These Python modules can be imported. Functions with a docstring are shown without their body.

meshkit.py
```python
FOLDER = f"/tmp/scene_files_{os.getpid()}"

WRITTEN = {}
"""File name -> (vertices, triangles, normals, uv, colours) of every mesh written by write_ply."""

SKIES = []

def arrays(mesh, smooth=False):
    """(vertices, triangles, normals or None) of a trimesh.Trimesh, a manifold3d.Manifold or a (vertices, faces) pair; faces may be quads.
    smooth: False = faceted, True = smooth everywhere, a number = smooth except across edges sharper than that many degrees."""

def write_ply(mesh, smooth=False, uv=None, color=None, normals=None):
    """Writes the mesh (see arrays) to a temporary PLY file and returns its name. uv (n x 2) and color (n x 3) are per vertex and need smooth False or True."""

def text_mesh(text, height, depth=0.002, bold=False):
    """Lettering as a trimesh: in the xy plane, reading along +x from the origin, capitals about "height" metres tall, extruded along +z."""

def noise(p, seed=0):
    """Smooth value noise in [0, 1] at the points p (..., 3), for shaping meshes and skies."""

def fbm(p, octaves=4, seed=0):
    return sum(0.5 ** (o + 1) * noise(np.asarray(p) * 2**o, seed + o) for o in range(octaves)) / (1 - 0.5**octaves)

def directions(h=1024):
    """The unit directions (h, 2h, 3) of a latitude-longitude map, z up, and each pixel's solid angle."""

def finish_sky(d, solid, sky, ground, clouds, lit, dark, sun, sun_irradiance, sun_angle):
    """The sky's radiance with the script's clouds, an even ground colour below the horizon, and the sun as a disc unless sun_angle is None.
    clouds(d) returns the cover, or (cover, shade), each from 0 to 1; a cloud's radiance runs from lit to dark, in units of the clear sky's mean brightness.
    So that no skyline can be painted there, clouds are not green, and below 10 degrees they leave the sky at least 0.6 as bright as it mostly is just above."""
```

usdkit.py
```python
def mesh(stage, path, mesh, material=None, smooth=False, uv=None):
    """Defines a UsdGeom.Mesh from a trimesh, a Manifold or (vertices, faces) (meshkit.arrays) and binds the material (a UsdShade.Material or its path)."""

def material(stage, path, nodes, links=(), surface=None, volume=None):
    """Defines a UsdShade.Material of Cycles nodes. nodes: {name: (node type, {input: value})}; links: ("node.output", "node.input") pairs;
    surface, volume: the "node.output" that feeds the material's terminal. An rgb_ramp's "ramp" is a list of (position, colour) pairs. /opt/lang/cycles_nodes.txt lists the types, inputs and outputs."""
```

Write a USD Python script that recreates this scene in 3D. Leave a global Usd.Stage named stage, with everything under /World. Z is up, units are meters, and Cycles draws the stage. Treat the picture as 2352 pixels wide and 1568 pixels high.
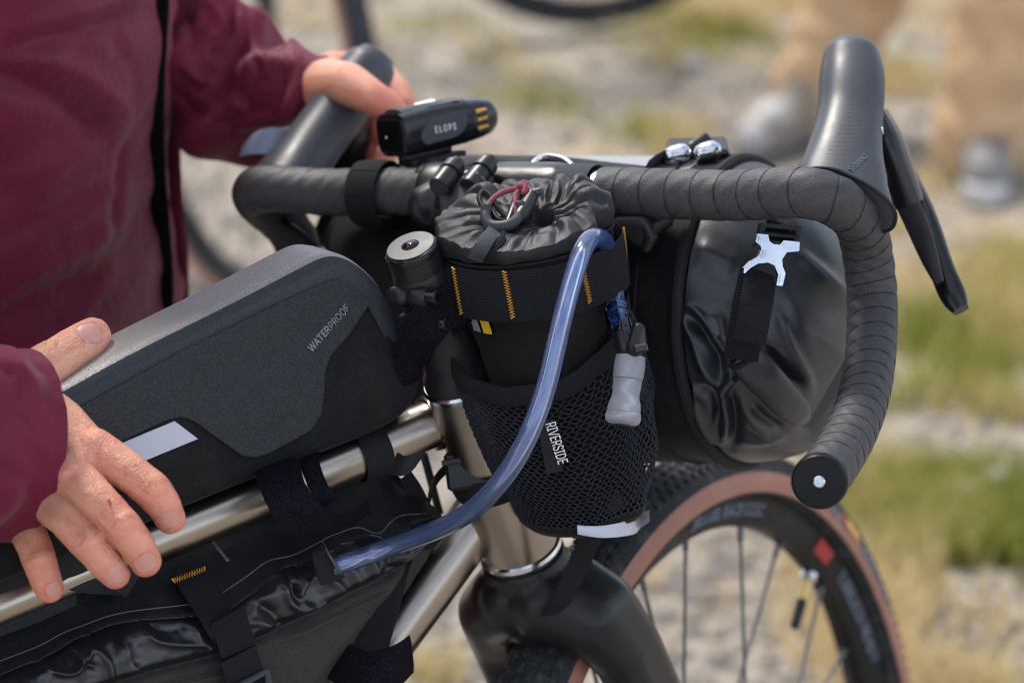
import math, random, numpy as np, trimesh, usdkit, meshkit
import manifold3d as m3
from scipy.interpolate import CubicSpline, PchipInterpolator
from shapely.geometry import Polygon, Point
from pxr import Usd, UsdGeom, UsdLux, UsdShade, Sdf, Gf, Vt

stage = Usd.Stage.CreateInMemory()
UsdGeom.SetStageUpAxis(stage, UsdGeom.Tokens.z)
UsdGeom.SetStageMetersPerUnit(stage, 1.0)
UsdGeom.Xform.Define(stage, '/World')
UsdGeom.Scope.Define(stage, '/World/Looks')
rng = np.random.default_rng(7)

# ------------------------------------------------------------------ camera
PITCH, TAN, CAM = math.radians(20.574), 0.16485, np.array([0.0, 0.0, 1.4913])
R_ = np.array([1.0, 0, 0])
U_ = np.array([0, math.sin(PITCH), math.cos(PITCH)])
F_ = np.array([0, math.cos(PITCH), -math.sin(PITCH)])
cam = UsdGeom.Camera.Define(stage, '/World/camera')
M = Gf.Matrix4d(1)
for i, r in enumerate((R_, U_, -F_, CAM)):
    M.SetRow(i, Gf.Vec4d(*map(float, r), 1.0 if i == 3 else 0.0))
cam.AddTransformOp().Set(M)
cam.CreateHorizontalApertureAttr(36.0)
cam.CreateVerticalApertureAttr(36.0 * 682 / 1024)
cam.CreateFocalLengthAttr(18.0 / TAN)
cam.CreateFStopAttr(5.6)
cam.CreateFocusDistanceAttr(1.775)
cam.CreateClippingRangeAttr(Gf.Vec2f(0.05, 200))
EXPOSURE = 1.72
cam.CreateExposureAttr(EXPOSURE)

# ------------------------------------------------------------------ sky and sun
SUN_EL, SUN_AZ = math.radians(56), math.radians(-32)       # azimuth = atan2(x, y)
sky_mat = usdkit.material(stage, '/World/Looks/sky_light', {
    'tc': ('texture_coordinate', {}),
    'map': ('mapping', {'scale': (1.0, 1.0, 2.2)}),
    'sky': ('sky_texture', {'sky_type': 'single_scattering', 'sun_disc': False, 'sun_elevation': SUN_EL, 'sun_rotation': SUN_AZ, 'aerosol_density': 1.5}),
    'n': ('noise_texture', {'scale': 2.1, 'detail': 7.0, 'roughness': 0.55}),
    'r': ('rgb_ramp', {'ramp': [(0.0, (0, 0, 0)), (0.42, (0.08, 0.08, 0.08)), (0.64, (1, 1, 1)), (1, (1, 1, 1))]}),
    'bw': ('rgb_to_bw', {}),
    'm': ('mix_color', {'b': (8.2, 8.5, 9.1)}),
    'bg': ('background_shader', {'strength': 0.068})},
    [('tc.generated', 'map.vector'), ('map.vector', 'n.vector'), ('n.fac', 'r.fac'), ('r.color', 'bw.color'), ('bw.val', 'm.fac'), ('sky.color', 'm.a'), ('m.result', 'bg.color')], surface='bg.background')
dome = UsdLux.DomeLight.Define(stage, '/World/sky')
UsdShade.MaterialBindingAPI.Apply(dome.GetPrim()).Bind(sky_mat)
dome.GetPrim().SetCustomDataByKey('kind', 'structure')
sun = UsdLux.DistantLight.Define(stage, '/World/sun')
sun.CreateNormalizeAttr(True) if hasattr(sun, 'CreateNormalizeAttr') else None
sun.CreateIntensityAttr(0.4)
sun.CreateAngleAttr(10.0)
sun.CreateColorAttr(Gf.Vec3f(1.0, 0.95, 0.88))
_sd = np.array([math.cos(SUN_EL) * math.sin(SUN_AZ), math.cos(SUN_EL) * math.cos(SUN_AZ), math.sin(SUN_EL)])
_x = np.cross([0, 0, 1.0], _sd); _x /= np.linalg.norm(_x); _y = np.cross(_sd, _x)
M = Gf.Matrix4d(1)
for i, r in enumerate((_x, _y, _sd)):
    M.SetRow(i, Gf.Vec4d(*map(float, r), 0.0))
sun.AddTransformOp().Set(M)

# ------------------------------------------------------------------ helpers
def nrm(a):
    a = np.asarray(a, float); return a / np.linalg.norm(a)

def P(u, v, d):
    """The point seen at (u, v) of a 2352 x 1568 picture, d metres along the viewing axis."""
    return CAM + d * (F_ + (u - 1176) / 1176 * TAN * R_ + (784 - v) / 1176 * TAN * U_)

def PP(rows):
    return np.array([P(*r[:3]) for r in rows])

def px(d):
    """Metres per picture unit at depth d."""
    return d * TAN / 1176

def on_plane(u, v, o, n):
    r = P(u, v, 1.0) - CAM
    return CAM + r * (np.dot(np.asarray(o) - CAM, n) / np.dot(r, n))

def on_ground(u, v):
    return on_plane(u, v, (0, 0, 0), (0, 0, 1.0))

counts = {}
def numbered(parent, name):
    k = (parent, name); i = counts.get(k, 0); counts[k] = i + 1
    return f'{parent}/{name}' if i == 0 else f'{parent}/{name}_{i:03d}'

def tag(prim, label=None, cat=None, group=None, kind=None):
    p = prim.GetPrim() if hasattr(prim, 'GetPrim') else prim
    for k, v in (('label', label), ('category', cat), ('group', group), ('kind', kind)):
        if v: p.SetCustomDataByKey(k, v)
    return p

def thing(name, label, cat, loc=None, group=None):
    x = UsdGeom.Xform.Define(stage, numbered('/World', name))
    return tag(x, label, cat, group)

def obj(name, mesh, m, parent=None, smooth=35, label=None, kind=None, uv=None):
    """ONE mesh prim under parent (or /World). mesh: trimesh, Manifold or (v, f[, uv])."""
    base = '/World' if parent is None else str(parent.GetPath())
    if isinstance(mesh, tuple) and len(mesh) == 3:
        mesh, uv = mesh[:2], mesh[2]
    if uv is not None: smooth = True
    if isinstance(m, str): m = MAT[m]
    p = usdkit.mesh(stage, numbered(base, name), mesh, m, smooth=smooth, uv=uv).GetPrim()
    return tag(p, label=label, kind=kind)

def cat(*ms):
    """Joins meshes of one part."""
    out = []
    for m in ms:
        v, f, _ = meshkit.arrays(m[:2] if isinstance(m, tuple) else m)
        out.append(trimesh.Trimesh(v, f, process=False))
    return trimesh.util.concatenate(out)

def spl(pts, n, closed=False):
    pts = np.asarray(pts, float)
    if closed: pts = np.vstack([pts, pts[:1]])
    t = np.r_[0, np.cumsum(np.maximum(np.linalg.norm(np.diff(pts[:, :3], axis=0), axis=1), 1e-9))]
    if len(pts) == 2: return np.array([pts[0] + (pts[1] - pts[0]) * k for k in np.linspace(0, 1, n)])
    cs = CubicSpline(t, pts, bc_type='periodic' if closed else 'natural')
    return cs(np.linspace(0, t[-1], n, endpoint=not closed))

def frames(pts, up=None):
    T = np.gradient(pts, axis=0); T /= np.linalg.norm(T, axis=1)[:, None]
    n = np.asarray(up if up is not None else ([0, 0, 1.0] if abs(T[0, 2]) < .9 else [1.0, 0, 0]), float)
    N = []
    for t in T:
        n = n - t * np.dot(n, t); n /= np.linalg.norm(n); N.append(n)
    N = np.array(N)
    return T, N, np.cross(T, N)

def grid_faces(nu, nv, closed_v=True):
    f = []
    m = nv if closed_v else nv - 1
    i, j = np.meshgrid(np.arange(nu - 1), np.arange(m), indexing='ij')
    a = i * nv + j; b = i * nv + (j + 1) % nv; c = (i + 1) * nv + (j + 1) % nv; d = (i + 1) * nv + j
    return np.stack([a, b, c, d], -1).reshape(-1, 4)

def loft(rings, cap=True):
    """rings: n x m x 3; closed around m."""
    rings = np.asarray(rings, float); n, m, _ = rings.shape
    v = rings.reshape(-1, 3); f4 = grid_faces(n, m)
    f = np.vstack([f4[:, [0, 1, 2]], f4[:, [0, 2, 3]]])
    if cap:
        a, b = len(v), len(v) + 1
        v = np.vstack([v, rings[0].mean(0), rings[-1].mean(0)])
        j = np.arange(m); k = (j + 1) % m
        f = np.vstack([f, np.stack([np.full(m, a), k, j], 1), np.stack([np.full(m, b), (n - 1) * m + j, (n - 1) * m + k], 1)])
    t = trimesh.Trimesh(v, f, process=False)
    if cap and t.volume < 0: t.invert()
    return t

def tube(pts, r, seg=20, n=None, up=None, cap=True, flat=1.0, rnd=False, closed=False):
    """Round (or flattened) tube through the points; r: radius or one per point."""
    pts = np.asarray(pts, float)
    rr = np.full(len(pts), float(r)) if np.ndim(r) == 0 else np.asarray(r, float)
    q = np.c_[pts, rr]
    if n: q = spl(q, n, closed)
    if closed: q = np.vstack([q, q[:1]])
    p, rr = q[:, :3], q[:, 3]
    if rnd:
        T, N, B = frames(p, up)
        add0 = [(p[0] - T[0] * rr[0] * math.sin(a), rr[0] * math.cos(a)) for a in np.radians([85, 60, 30])]
        add1 = [(p[-1] + T[-1] * rr[-1] * math.sin(a), rr[-1] * math.cos(a)) for a in np.radians([30, 60, 85])]
        p = np.vstack([[a for a, _ in add0], p, [a for a, _ in add1]]); rr = np.r_[[b for _, b in add0], rr, [b for _, b in add1]]
    T, N, B = frames(p, up)
    th = np.linspace(0, 2 * np.pi, seg, endpoint=False)
    rings = p[:, None] + rr[:, None, None] * (np.cos(th)[None, :, None] * N[:, None] * flat + np.sin(th)[None, :, None] * B[:, None])
    return loft(rings, cap and not closed)

def uvtube(pts, r, seg=24, n=None, up=None, lobe=None):
    """As tube, without caps, with UV in metres (u around, v along); has a seam column."""
    pts = np.asarray(pts, float)
    rr = np.full(len(pts), float(r)) if np.ndim(r) == 0 else np.asarray(r, float)
    q = np.c_[pts, rr]
    if n: q = spl(q, n)
    p, rr = q[:, :3], q[:, 3]
    T, N, B = frames(p, up)
    L = np.r_[0, np.cumsum(np.linalg.norm(np.diff(p, axis=0), axis=1))]
    th = np.linspace(0, 2 * np.pi, seg + 1)
    rad = rr[:, None] * np.ones_like(th)[None]
    if lobe is not None: rad = rad + lobe(L[:, None], th[None])
    v = p[:, None] + rad[..., None] * (np.cos(th)[None, :, None] * N[:, None] + np.sin(th)[None, :, None] * B[:, None])
    uv = np.stack([np.broadcast_to(th * rr.mean(), rad.shape), np.broadcast_to(L[:, None], rad.shape)], -1)
    f = grid_faces(len(p), seg + 1, False)
    return v.reshape(-1, 3), f[:, ::-1], uv.reshape(-1, 2)

def ribbon(pts, side, w, t=0.0012, n=None, taper=None):
    """Flat webbing: pts the centre line, side the direction(s) across it, w width, t thickness. Returns v, f, uv (metres)."""
    pts = np.asarray(pts, float); side = np.asarray(side, float)
    if side.ndim == 1: side = np.tile(side, (len(pts), 1))
    ww = np.full(len(pts), float(w)) if np.ndim(w) == 0 else np.asarray(w, float)
    q = np.c_[pts, side, ww]
    if n: q = spl(q, n)
    p, s, ww = q[:, :3], q[:, 3:6], q[:, 6]
    T = np.gradient(p, axis=0); T /= np.linalg.norm(T, axis=1)[:, None]
    s = s - T * (s * T).sum(1)[:, None]; s /= np.linalg.norm(s, axis=1)[:, None]
    N = np.cross(T, s)
    e = .5 * t
    prof = []
    for x in (-1, -.5, 0, .5, 1): prof.append((x, 1))
    for x in (1, .5, 0, -.5, -1): prof.append((x, -1))
    prof = np.array(prof, float)
    corner = np.where(np.abs(prof[:, 0]) == 1, .35, 1.0)
    v = p[:, None] + (prof[None, :, :1] * s[:, None]) * (ww[:, None, None] * .5) + N[:, None] * (prof[:, 1] * corner * e)[None, :, None]
    L = np.r_[0, np.cumsum(np.linalg.norm(np.diff(p, axis=0), axis=1))]
    uv = np.stack([prof[None, :, 0] * ww[:, None] * .5, np.broadcast_to(L[:, None], (len(p), len(prof)))], -1)
    m = len(prof); v_ = v.reshape(-1, 3); f4 = grid_faces(len(p), m)
    f = np.vstack([f4[:, [0, 1, 2]], f4[:, [0, 2, 3]]])
    k = len(v_); base = (len(p) - 1) * m
    caps = []
    for b, o in ((0, 1), (base, 0)):
        for i in range(4):
            a = [b + i, b + i + 1, b + m - 2 - i, b + m - 1 - i]
            q_ = [[a[0], a[1], a[2]], [a[0], a[2], a[3]]]
            caps += [x[::-1] for x in q_] if not o else q_
    return v_, np.vstack([f, caps]), uv.reshape(-1, 2)

def prism(poly2, o, ex, ey, ez, depth, bevel=0.0):
    """A flat piece: polygon (x, y in metres) in the plane o, ex, ey, raised by depth along ez, with a chamfer."""
    pg = Polygon(poly2) if not hasattr(poly2, 'exterior') else poly2
    if not pg.is_valid: pg = pg.buffer(0)
    ms = []
    if bevel > 0:
        inner = pg.buffer(-bevel)
        cs0 = m3.CrossSection([np.asarray(pg.exterior.coords)[:-1]] + [np.asarray(h.coords)[:-1] for h in pg.interiors], m3.FillRule.EvenOdd)
        a = m3.Manifold.extrude(cs0, depth - bevel)
        if not inner.is_empty and inner.geom_type == 'Polygon':
            cs1 = m3.CrossSection([np.asarray(inner.exterior.coords)[:-1]] + [np.asarray(h.coords)[:-1] for h in inner.interiors], m3.FillRule.EvenOdd)
            a = a + m3.Manifold.extrude(cs1, depth)
        mm = a.to_mesh(); v, f = mm.vert_properties[:, :3].astype(float), mm.tri_verts.astype(int)
    else:
        e = trimesh.creation.extrude_polygon(pg, depth, engine='earcut'); v, f = np.array(e.vertices), np.array(e.faces)
    w = np.asarray(o) + v[:, :1] * ex + v[:, 1:2] * ey + v[:, 2:3] * ez
    t = trimesh.Trimesh(w, f, process=False)
    if np.dot(np.cross(ex, ey), ez) < 0: t.invert()
    return t

def smooth_poly(pts, n=120):
    return spl(np.c_[np.asarray(pts, float), np.zeros(len(pts))], n, True)[:, :2]

def box(o, ex, ey, ez, sx, sy, sz, bevel=None):
    """Rounded box centred at o with half sizes sx, sy, sz along ex, ey, ez."""
    b = bevel if bevel is not None else 0.18 * min(sx, sy, sz)
    pts = []
    for a in (-1, 1):
        for c in (-1, 1):
            for d in (-1, 1):
                pts += [(a * (sx - b), c * (sy - b), d * sz), (a * (sx - b), c * sy, d * (sz - b)), (a * sx, c * (sy - b), d * (sz - b))]
    h = m3.Manifold.hull_points(np.array(pts, float))
    m = h.to_mesh(); v = m.vert_properties[:, :3].astype(float); f = m.tri_verts.astype(int)
    w = np.asarray(o) + v[:, :1] * ex + v[:, 1:2] * ey + v[:, 2:3] * ez
    t = trimesh.Trimesh(w, f, process=False)
    if np.dot(np.cross(ex, ey), ez) < 0: t.invert()
    return t

def cyl(a, b, r, r2=None, seg=28, bev=0.0):
    a, b = np.asarray(a, float), np.asarray(b, float); r2 = r if r2 is None else r2
    d = nrm(b - a); 
    if bev: return tube([a, a + d * 1e-6, a + d * bev, b - d * bev, b - d * 1e-6, b], [r - bev, r - bev, r, r2, r2 - bev, r2 - bev], seg)
    return tube([a, b], [r, r2], seg)

def revolve(o, ax, prof, seg=32, ref=None):
    """Turned piece: prof rows (height along ax, radius)."""
    ax = nrm(ax); e1 = nrm(np.cross(ax, ref if ref is not None else ([0, 0, 1.0] if abs(ax[2]) < .9 else [1.0, 0, 0]))); e2 = np.cross(ax, e1)
    th = np.linspace(0, 2 * np.pi, seg, endpoint=False)
    prof = np.asarray(prof, float)
    rings = np.asarray(o) + prof[:, 0, None, None] * ax + prof[:, 1, None, None] * (np.cos(th)[None, :, None] * e1 + np.sin(th)[None, :, None] * e2)
    return loft(rings)

def ring_torus(o, ax, R, r, seg=48, sec=10, arc=(0, 2 * np.pi), ref=None):
    ax = nrm(ax); e1 = nrm(np.cross(ax, ref if ref is not None else ([0, 0, 1.0] if abs(ax[2]) < .9 else [1.0, 0, 0]))); e2 = np.cross(ax, e1)
    th = np.linspace(arc[0], arc[1], seg, endpoint=False)
    pts = np.asarray(o) + R * (np.cos(th)[:, None] * e1 + np.sin(th)[:, None] * e2)
    return tube(pts, r, sec, up=ax, closed=True)

def ball(c, r, seg=24):
    return m3.Manifold.sphere(float(r), seg).translate([float(x) for x in c])

def chain(pts, radii, seg=24):
    out = []
    b = [ball(p, r, seg) for p, r in zip(pts, radii)]
    if len(b) == 1: return b[0]
    for x, y in zip(b[:-1], b[1:]): out.append(m3.Manifold.batch_hull([x, y]))
    return m3.Manifold.batch_boolean(out, m3.OpType.Add)

def hull(pts, radii, seg=24):
    return m3.Manifold.batch_hull([ball(p, r, seg) for p, r in zip(pts, radii)])

def melt(parts, edge, it=12, lam=.55, nu=.53):
    """Joins solids into one skin, refines it and smooths it."""
    m = m3.Manifold.batch_boolean(parts, m3.OpType.Add)
    m = m.refine_to_length(edge).to_mesh()
    t = trimesh.Trimesh(m.vert_properties[:, :3].astype(float), m.tri_verts.astype(int), process=True)
    trimesh.smoothing.filter_taubin(t, lamb=lam, nu=nu, iterations=it)
    return t

def displace(t, amt):
    """Moves the vertices of a trimesh along their normals; amt(points) in metres."""
    v = np.array(t.vertices); n = np.array(t.vertex_normals)
    t = trimesh.Trimesh(v + n * amt(v)[:, None], t.faces, process=False)
    return t

def fb(p, scale, octv=3, seed=0):
    return meshkit.fbm(np.asarray(p) * scale + 50.0, octv, seed) - .5

def text_on(text, height, o, ex, ey, ez, depth=.0004, bold=False, squeeze=1.0):
    t = meshkit.text_mesh(text, height, depth, bold)
    v = np.array(t.vertices); v[:, 0] -= v[:, 0].mean() * 0
    w = np.asarray(o) + v[:, :1] * squeeze * ex + v[:, 1:2] * ey + v[:, 2:3] * ez
    t = trimesh.Trimesh(w, t.faces, process=False)
    if np.dot(np.cross(ex, ey), ez) < 0: t.invert()
    return t

# ------------------------------------------------------------------ materials
MAT = {}
def wrinkle(name, scale, strength, dist, stretch=(1, 1, .35)):
    """Adds soft creases under the grain of a material made by mat(.., bump=..)."""
    p = f'/World/Looks/{name}'; sh = {}
    for k, kind, ins in (('wmap', 'mapping', {'scale': stretch, 'rotation': (.5, .2, .6)}), ('wn', 'noise_texture', {'scale': scale, 'detail': 3.0, 'roughness': .5, 'distortion': .8}), ('wb', 'bump', {'strength': strength, 'distance': dist})):
        s = sh[k] = UsdShade.Shader.Define(stage, f'{p}/{k}'); s.CreateIdAttr(f'cycles_{kind}')
        for a, b in ins.items():
            if np.ndim(b): s.CreateInput(a, Sdf.ValueTypeNames.Float3).Set(Gf.Vec3f(*map(float, b)))
            else: s.CreateInput(a, Sdf.ValueTypeNames.Float).Set(float(b))
    T = Sdf.ValueTypeNames.Token; g = UsdShade.Shader.Get(stage, f'{p}/g'); b = UsdShade.Shader.Get(stage, f'{p}/b')
    sh['wmap'].CreateInput('vector', T).ConnectToSource(g.CreateOutput('position', T)); sh['wn'].CreateInput('vector', T).ConnectToSource(sh['wmap'].CreateOutput('vector', T))
    sh['wb'].CreateInput('height', T).ConnectToSource(sh['wn'].CreateOutput('fac', T)); b.CreateInput('normal', T).ConnectToSource(sh['wb'].CreateOutput('normal', T))
def mat(name, color, rough=.6, metal=0.0, var=.15, vscale=40.0, bump=0.0, bscale=900.0, spec=.5, sheen=0.0, dust=0.0, dust_col=(.35, .31, .26), rvar=.12, extra=None, bdist=.0006, aniso=0.0, coat=0.0, grain=0.0):
    """Opaque surface: colour and gloss vary softly with noise; grain as a fine bump; a little dust lies in patches."""
    c = np.array(color, float)
    if max(color) < .05 and not metal: spec *= .36 if rough > .45 else .7      # cloth and matt rubber hardly shine
    n = {'g': ('geometry', {}),
         'nz': ('noise_texture', {'scale': vscale, 'detail': 4.0, 'roughness': .6}),
         'rp': ('rgb_ramp', {'ramp': [(0, tuple(c * (1 - var))), (.5, tuple(c)), (1, tuple(np.minimum(c * (1 + var), 1)))]}),
         'rr': ('map_range', {'from_min': .3, 'from_max': .7, 'to_min': max(rough - rvar, .02), 'to_max': min(rough + rvar, 1)}),
         'p': ('principled_bsdf', {'metallic': metal, 'specular_ior_level': spec, 'sheen_weight': sheen, 'sheen_roughness': .4, 'anisotropic': aniso, 'coat_weight': coat})}
    l = [('g.position', 'nz.vector'), ('nz.fac', 'rp.fac'), ('nz.fac', 'rr.value'), ('rr.result', 'p.roughness')]
    if dust:
        n['dn'] = ('noise_texture', {'scale': vscale * .7, 'detail': 8.0, 'roughness': .72})
        n['dr'] = ('map_range', {'from_min': .5, 'from_max': .78, 'to_min': 0.0, 'to_max': dust, 'clamp': True})
        n['dm'] = ('mix_color', {'b': dust_col})
        l += [('g.position', 'dn.vector'), ('dn.fac', 'dr.value'), ('dr.result', 'dm.fac'), ('rp.color', 'dm.a'), ('dm.result', 'p.base_color')]
    else: l.append(('rp.color', 'p.base_color'))
    if bump:
        n['bn'] = ('noise_texture', {'scale': bscale, 'detail': 2.0, 'roughness': .5})
        n['b'] = ('bump', {'strength': bump, 'distance': bdist})
        l += [('g.position', 'bn.vector'), ('bn.fac', 'b.height'), ('b.normal', 'p.normal')]
        if grain:                                                   # the weave shows as light and dark threads too
            n['gr'] = ('map_range', {'from_min': .32, 'from_max': .68, 'to_min': 1 - grain, 'to_max': 1 + grain, 'clamp': True})
            n['gm'] = ('mix_color', {'blend_type': 'multiply', 'fac': 1.0, 'use_clamp_result': False})
            n['gn'] = ('noise_texture', {'scale': min(bscale, 1000.0), 'detail': .0})
            src = [a for a, b in l if b == 'p.base_color'][0]; l = [x for x in l if x[1] != 'p.base_color']
            l += [('g.position', 'gn.vector'), ('gn.fac', 'gr.value'), ('gr.result', 'gm.b'), (src, 'gm.a'), ('gm.result', 'p.base_color')]
    MAT[name] = usdkit.material(stage, f'/World/Looks/{name}', n, l, surface='p.BSDF')
    return MAT[name]

def web_mat(name, color, pitch=.0016, rough=.75, strength=.8, cross=.55):
    """Woven webbing on UV in metres: ribs across the strap and a finer weave along it."""
    c = np.array(color, float)
    n = {'uv': ('uvmap', {'attribute': 'st'}),
         'w1': ('wave_texture', {'wave_type': 'bands', 'bands_direction': 'y', 'scale': .31416 / pitch, 'distortion': .4, 'detail': 1.0}),
         'w2': ('wave_texture', {'wave_type': 'bands', 'bands_direction': 'x', 'scale': .31416 / pitch, 'distortion': .3, 'detail': 1.0}),
         'm': ('mix_float', {'fac': cross}),
         'rp': ('rgb_ramp', {'ramp': [(0, tuple(c * .45)), (.6, tuple(c)), (1, tuple(np.minimum(c * 1.6, 1)))]}),
         'b': ('bump', {'strength': strength, 'distance': .0005}),
         'p': ('principled_bsdf', {'roughness': rough, 'specular_ior_level': .12, 'sheen_weight': .0})}
    l = [('uv.UV', 'w1.vector'), ('uv.UV', 'w2.vector'), ('w1.fac', 'm.a'), ('w2.fac', 'm.b'), ('m.result', 'rp.fac'), ('rp.color', 'p.base_color'), ('m.result', 'b.height'), ('b.normal', 'p.normal')]
    MAT[name] = usdkit.material(stage, f'/World/Looks/{name}', n, l, surface='p.BSDF')

mat('black_plastic', (.006, .006, .007), .38, bump=.12, bscale=1800, var=.2)
mat('gloss_black', (.004, .004, .005), .16, var=.2)
mat('grey_plastic', (.035, .038, .045), .5, bump=.1, bscale=1500)
mat('rubber_hood', (.026, .0285, .035), .45, bump=.18, bscale=1600, dust=.10, vscale=25, dust_col=(.09, .09, .09), spec=.6, grain=0.06)
mat('bar_tape', (.033, .0315, .0345), .54, bump=.5, bscale=1300, dust=.35, vscale=30, dust_col=(.085, .08, .08), bdist=.0008, spec=.9, grain=0.2)
mat('tape_seam', (.012, .0115, .012), .7, spec=.3)
mat('black_metal', (.006, .006, .007), .34, spec=.5, bump=.06, bscale=2500)
mat('polished_metal', (.55, .56, .58), .16, metal=1.0, rvar=.06)
mat('cap_metal', (.13, .127, .12), .55, metal=.6, bump=.25, bscale=2600, bdist=.0003)
mat('titanium', (.34, .30, .262), .28, metal=1.0, rvar=.07, var=.1, vscale=14, bump=.08, bscale=1200, aniso=.5)
mat('chrome_hook', (.72, .72, .73), .2, metal=1.0, rvar=.05, bump=.06, bscale=600)
mat('tyre_rubber', (.022, .024, .027), .78, dust=.6, vscale=60, dust_col=(.13, .125, .12), bump=.4, bscale=700, grain=0.3)
mat('tan_sidewall', (.235, .103, .070), .7, var=.18, vscale=30, dust=.35, dust_col=(.34, .25, .2))
mat('carbon_black', (.005, .005, .006), .33, var=.25, vscale=12, dust=.06, dust_col=(.07, .065, .06), spec=.42)
mat('rim_black', (.006, .006, .006), .5, dust=.06, dust_col=(.1, .09, .08))
mat('decal_grey', (.085, .105, .14), .6)
mat('decal_red', (.24, .012, .012), .5)
mat('decal_yellow', (.6, .30, .03), .5)
mat('spoke_steel', (.09, .09, .092), .4, spec=.5)
mat('brass', (.66, .47, .18), .35, metal=1.0)
mat('bag_black', (.0055, .0058, .0068), .62, bump=.5, bscale=1100, sheen=.03, vscale=30, dust=.03, spec=.35, grain=0.34)
mat('bag_twill', (.008, .008, .0095), .55, bump=.7, bscale=1300, sheen=.03, spec=.35, grain=0.32)
mat('bag_grey', (.024, .0265, .0295), .56, bump=.8, bdist=.0012, bscale=800, vscale=9, var=.22, sheen=.03, spec=.4, grain=0.24)
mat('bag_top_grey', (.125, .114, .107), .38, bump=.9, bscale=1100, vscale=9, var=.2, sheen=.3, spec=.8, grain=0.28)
mat('welt_grey', (.024, .0275, .033), .5, bump=.35, bscale=1100, grain=0.2)
mat('tpu_black', (.0045, .005, .0068), .27, bump=.25, bscale=1500, vscale=20, rvar=.06, spec=.9)
mat('roll_black', (.0055, .0070, .0105), .38, bump=.22, bscale=1300, vscale=18, rvar=.06, spec=.85)
mat('plug_black', (.003, .003, .0035), .4, spec=.25)
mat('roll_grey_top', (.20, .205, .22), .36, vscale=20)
mat('bag_panel_grey', (.026, .024, .0225), .68, bump=.5, bscale=1000, vscale=16, grain=0.2)
mat('seam_edge', (.05, .048, .048), .7, bump=.4)
mat('velcro', (.005, .005, .008), .92, bump=1.0, bscale=800, spec=.2, bdist=.0015, grain=0.45)
mat('pouch_fabric', (.006, .006, .0072), .42, bump=.6, bscale=1500, sheen=.02, spec=.42, grain=0.25)
mat('pouch_black', (.006, .0055, .0055), .6, bump=.7, bscale=1000, sheen=.03, dust=.08, dust_col=(.08, .075, .07), spec=.35, grain=0.35)
mat('net_thread', (.016, .018, .026), .5, spec=.5)
mat('reflective', (.40, .41, .48), .42, var=.06, vscale=50, bump=.15, bscale=900)
mat('reflective_grey', (.26, .30, .40), .5, var=.06)
mat('yellow_thread', (.52, .235, .022), .75, bump=.4, bscale=900, var=.2, vscale=200)
mat('grey_thread', (.16, .165, .155), .8, bump=.4, var=.2, vscale=300)
mat('yellow_print', (.55, .34, .01), .6)
mat('grey_print', (.17, .19, .18), .6)
mat('label_black', (.0105, .0105, .013), .7, bump=.4, bscale=1300, grain=0.2)
mat('print_white', (.62, .63, .64), .6)
mat('print_soft', (.15, .175, .18), .6)
mat('cord_burgundy', (.15, .016, .034), .7, bump=.8, bscale=900, var=.35, vscale=700)
mat('cord_black', (.006, .006, .007), .6, bump=.5)
mat('jacket', (.105, .0078, .0245), .62, bump=.35, bscale=1500, var=.14, vscale=14, sheen=.06, spec=.16, grain=0.1)
wrinkle('jacket', 20, .45, .010, (1, 1, .8))
mat('zip_black', (.002, .002, .0025), .85, spec=.15)
mat('trousers_dark', (.03, .03, .035), .8)
mat('trousers_tan', (.40, .255, .135), .85, var=.12, vscale=10, bump=.2, bscale=60)
mat('shoe_brown', (.20, .165, .13), .8)
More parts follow.
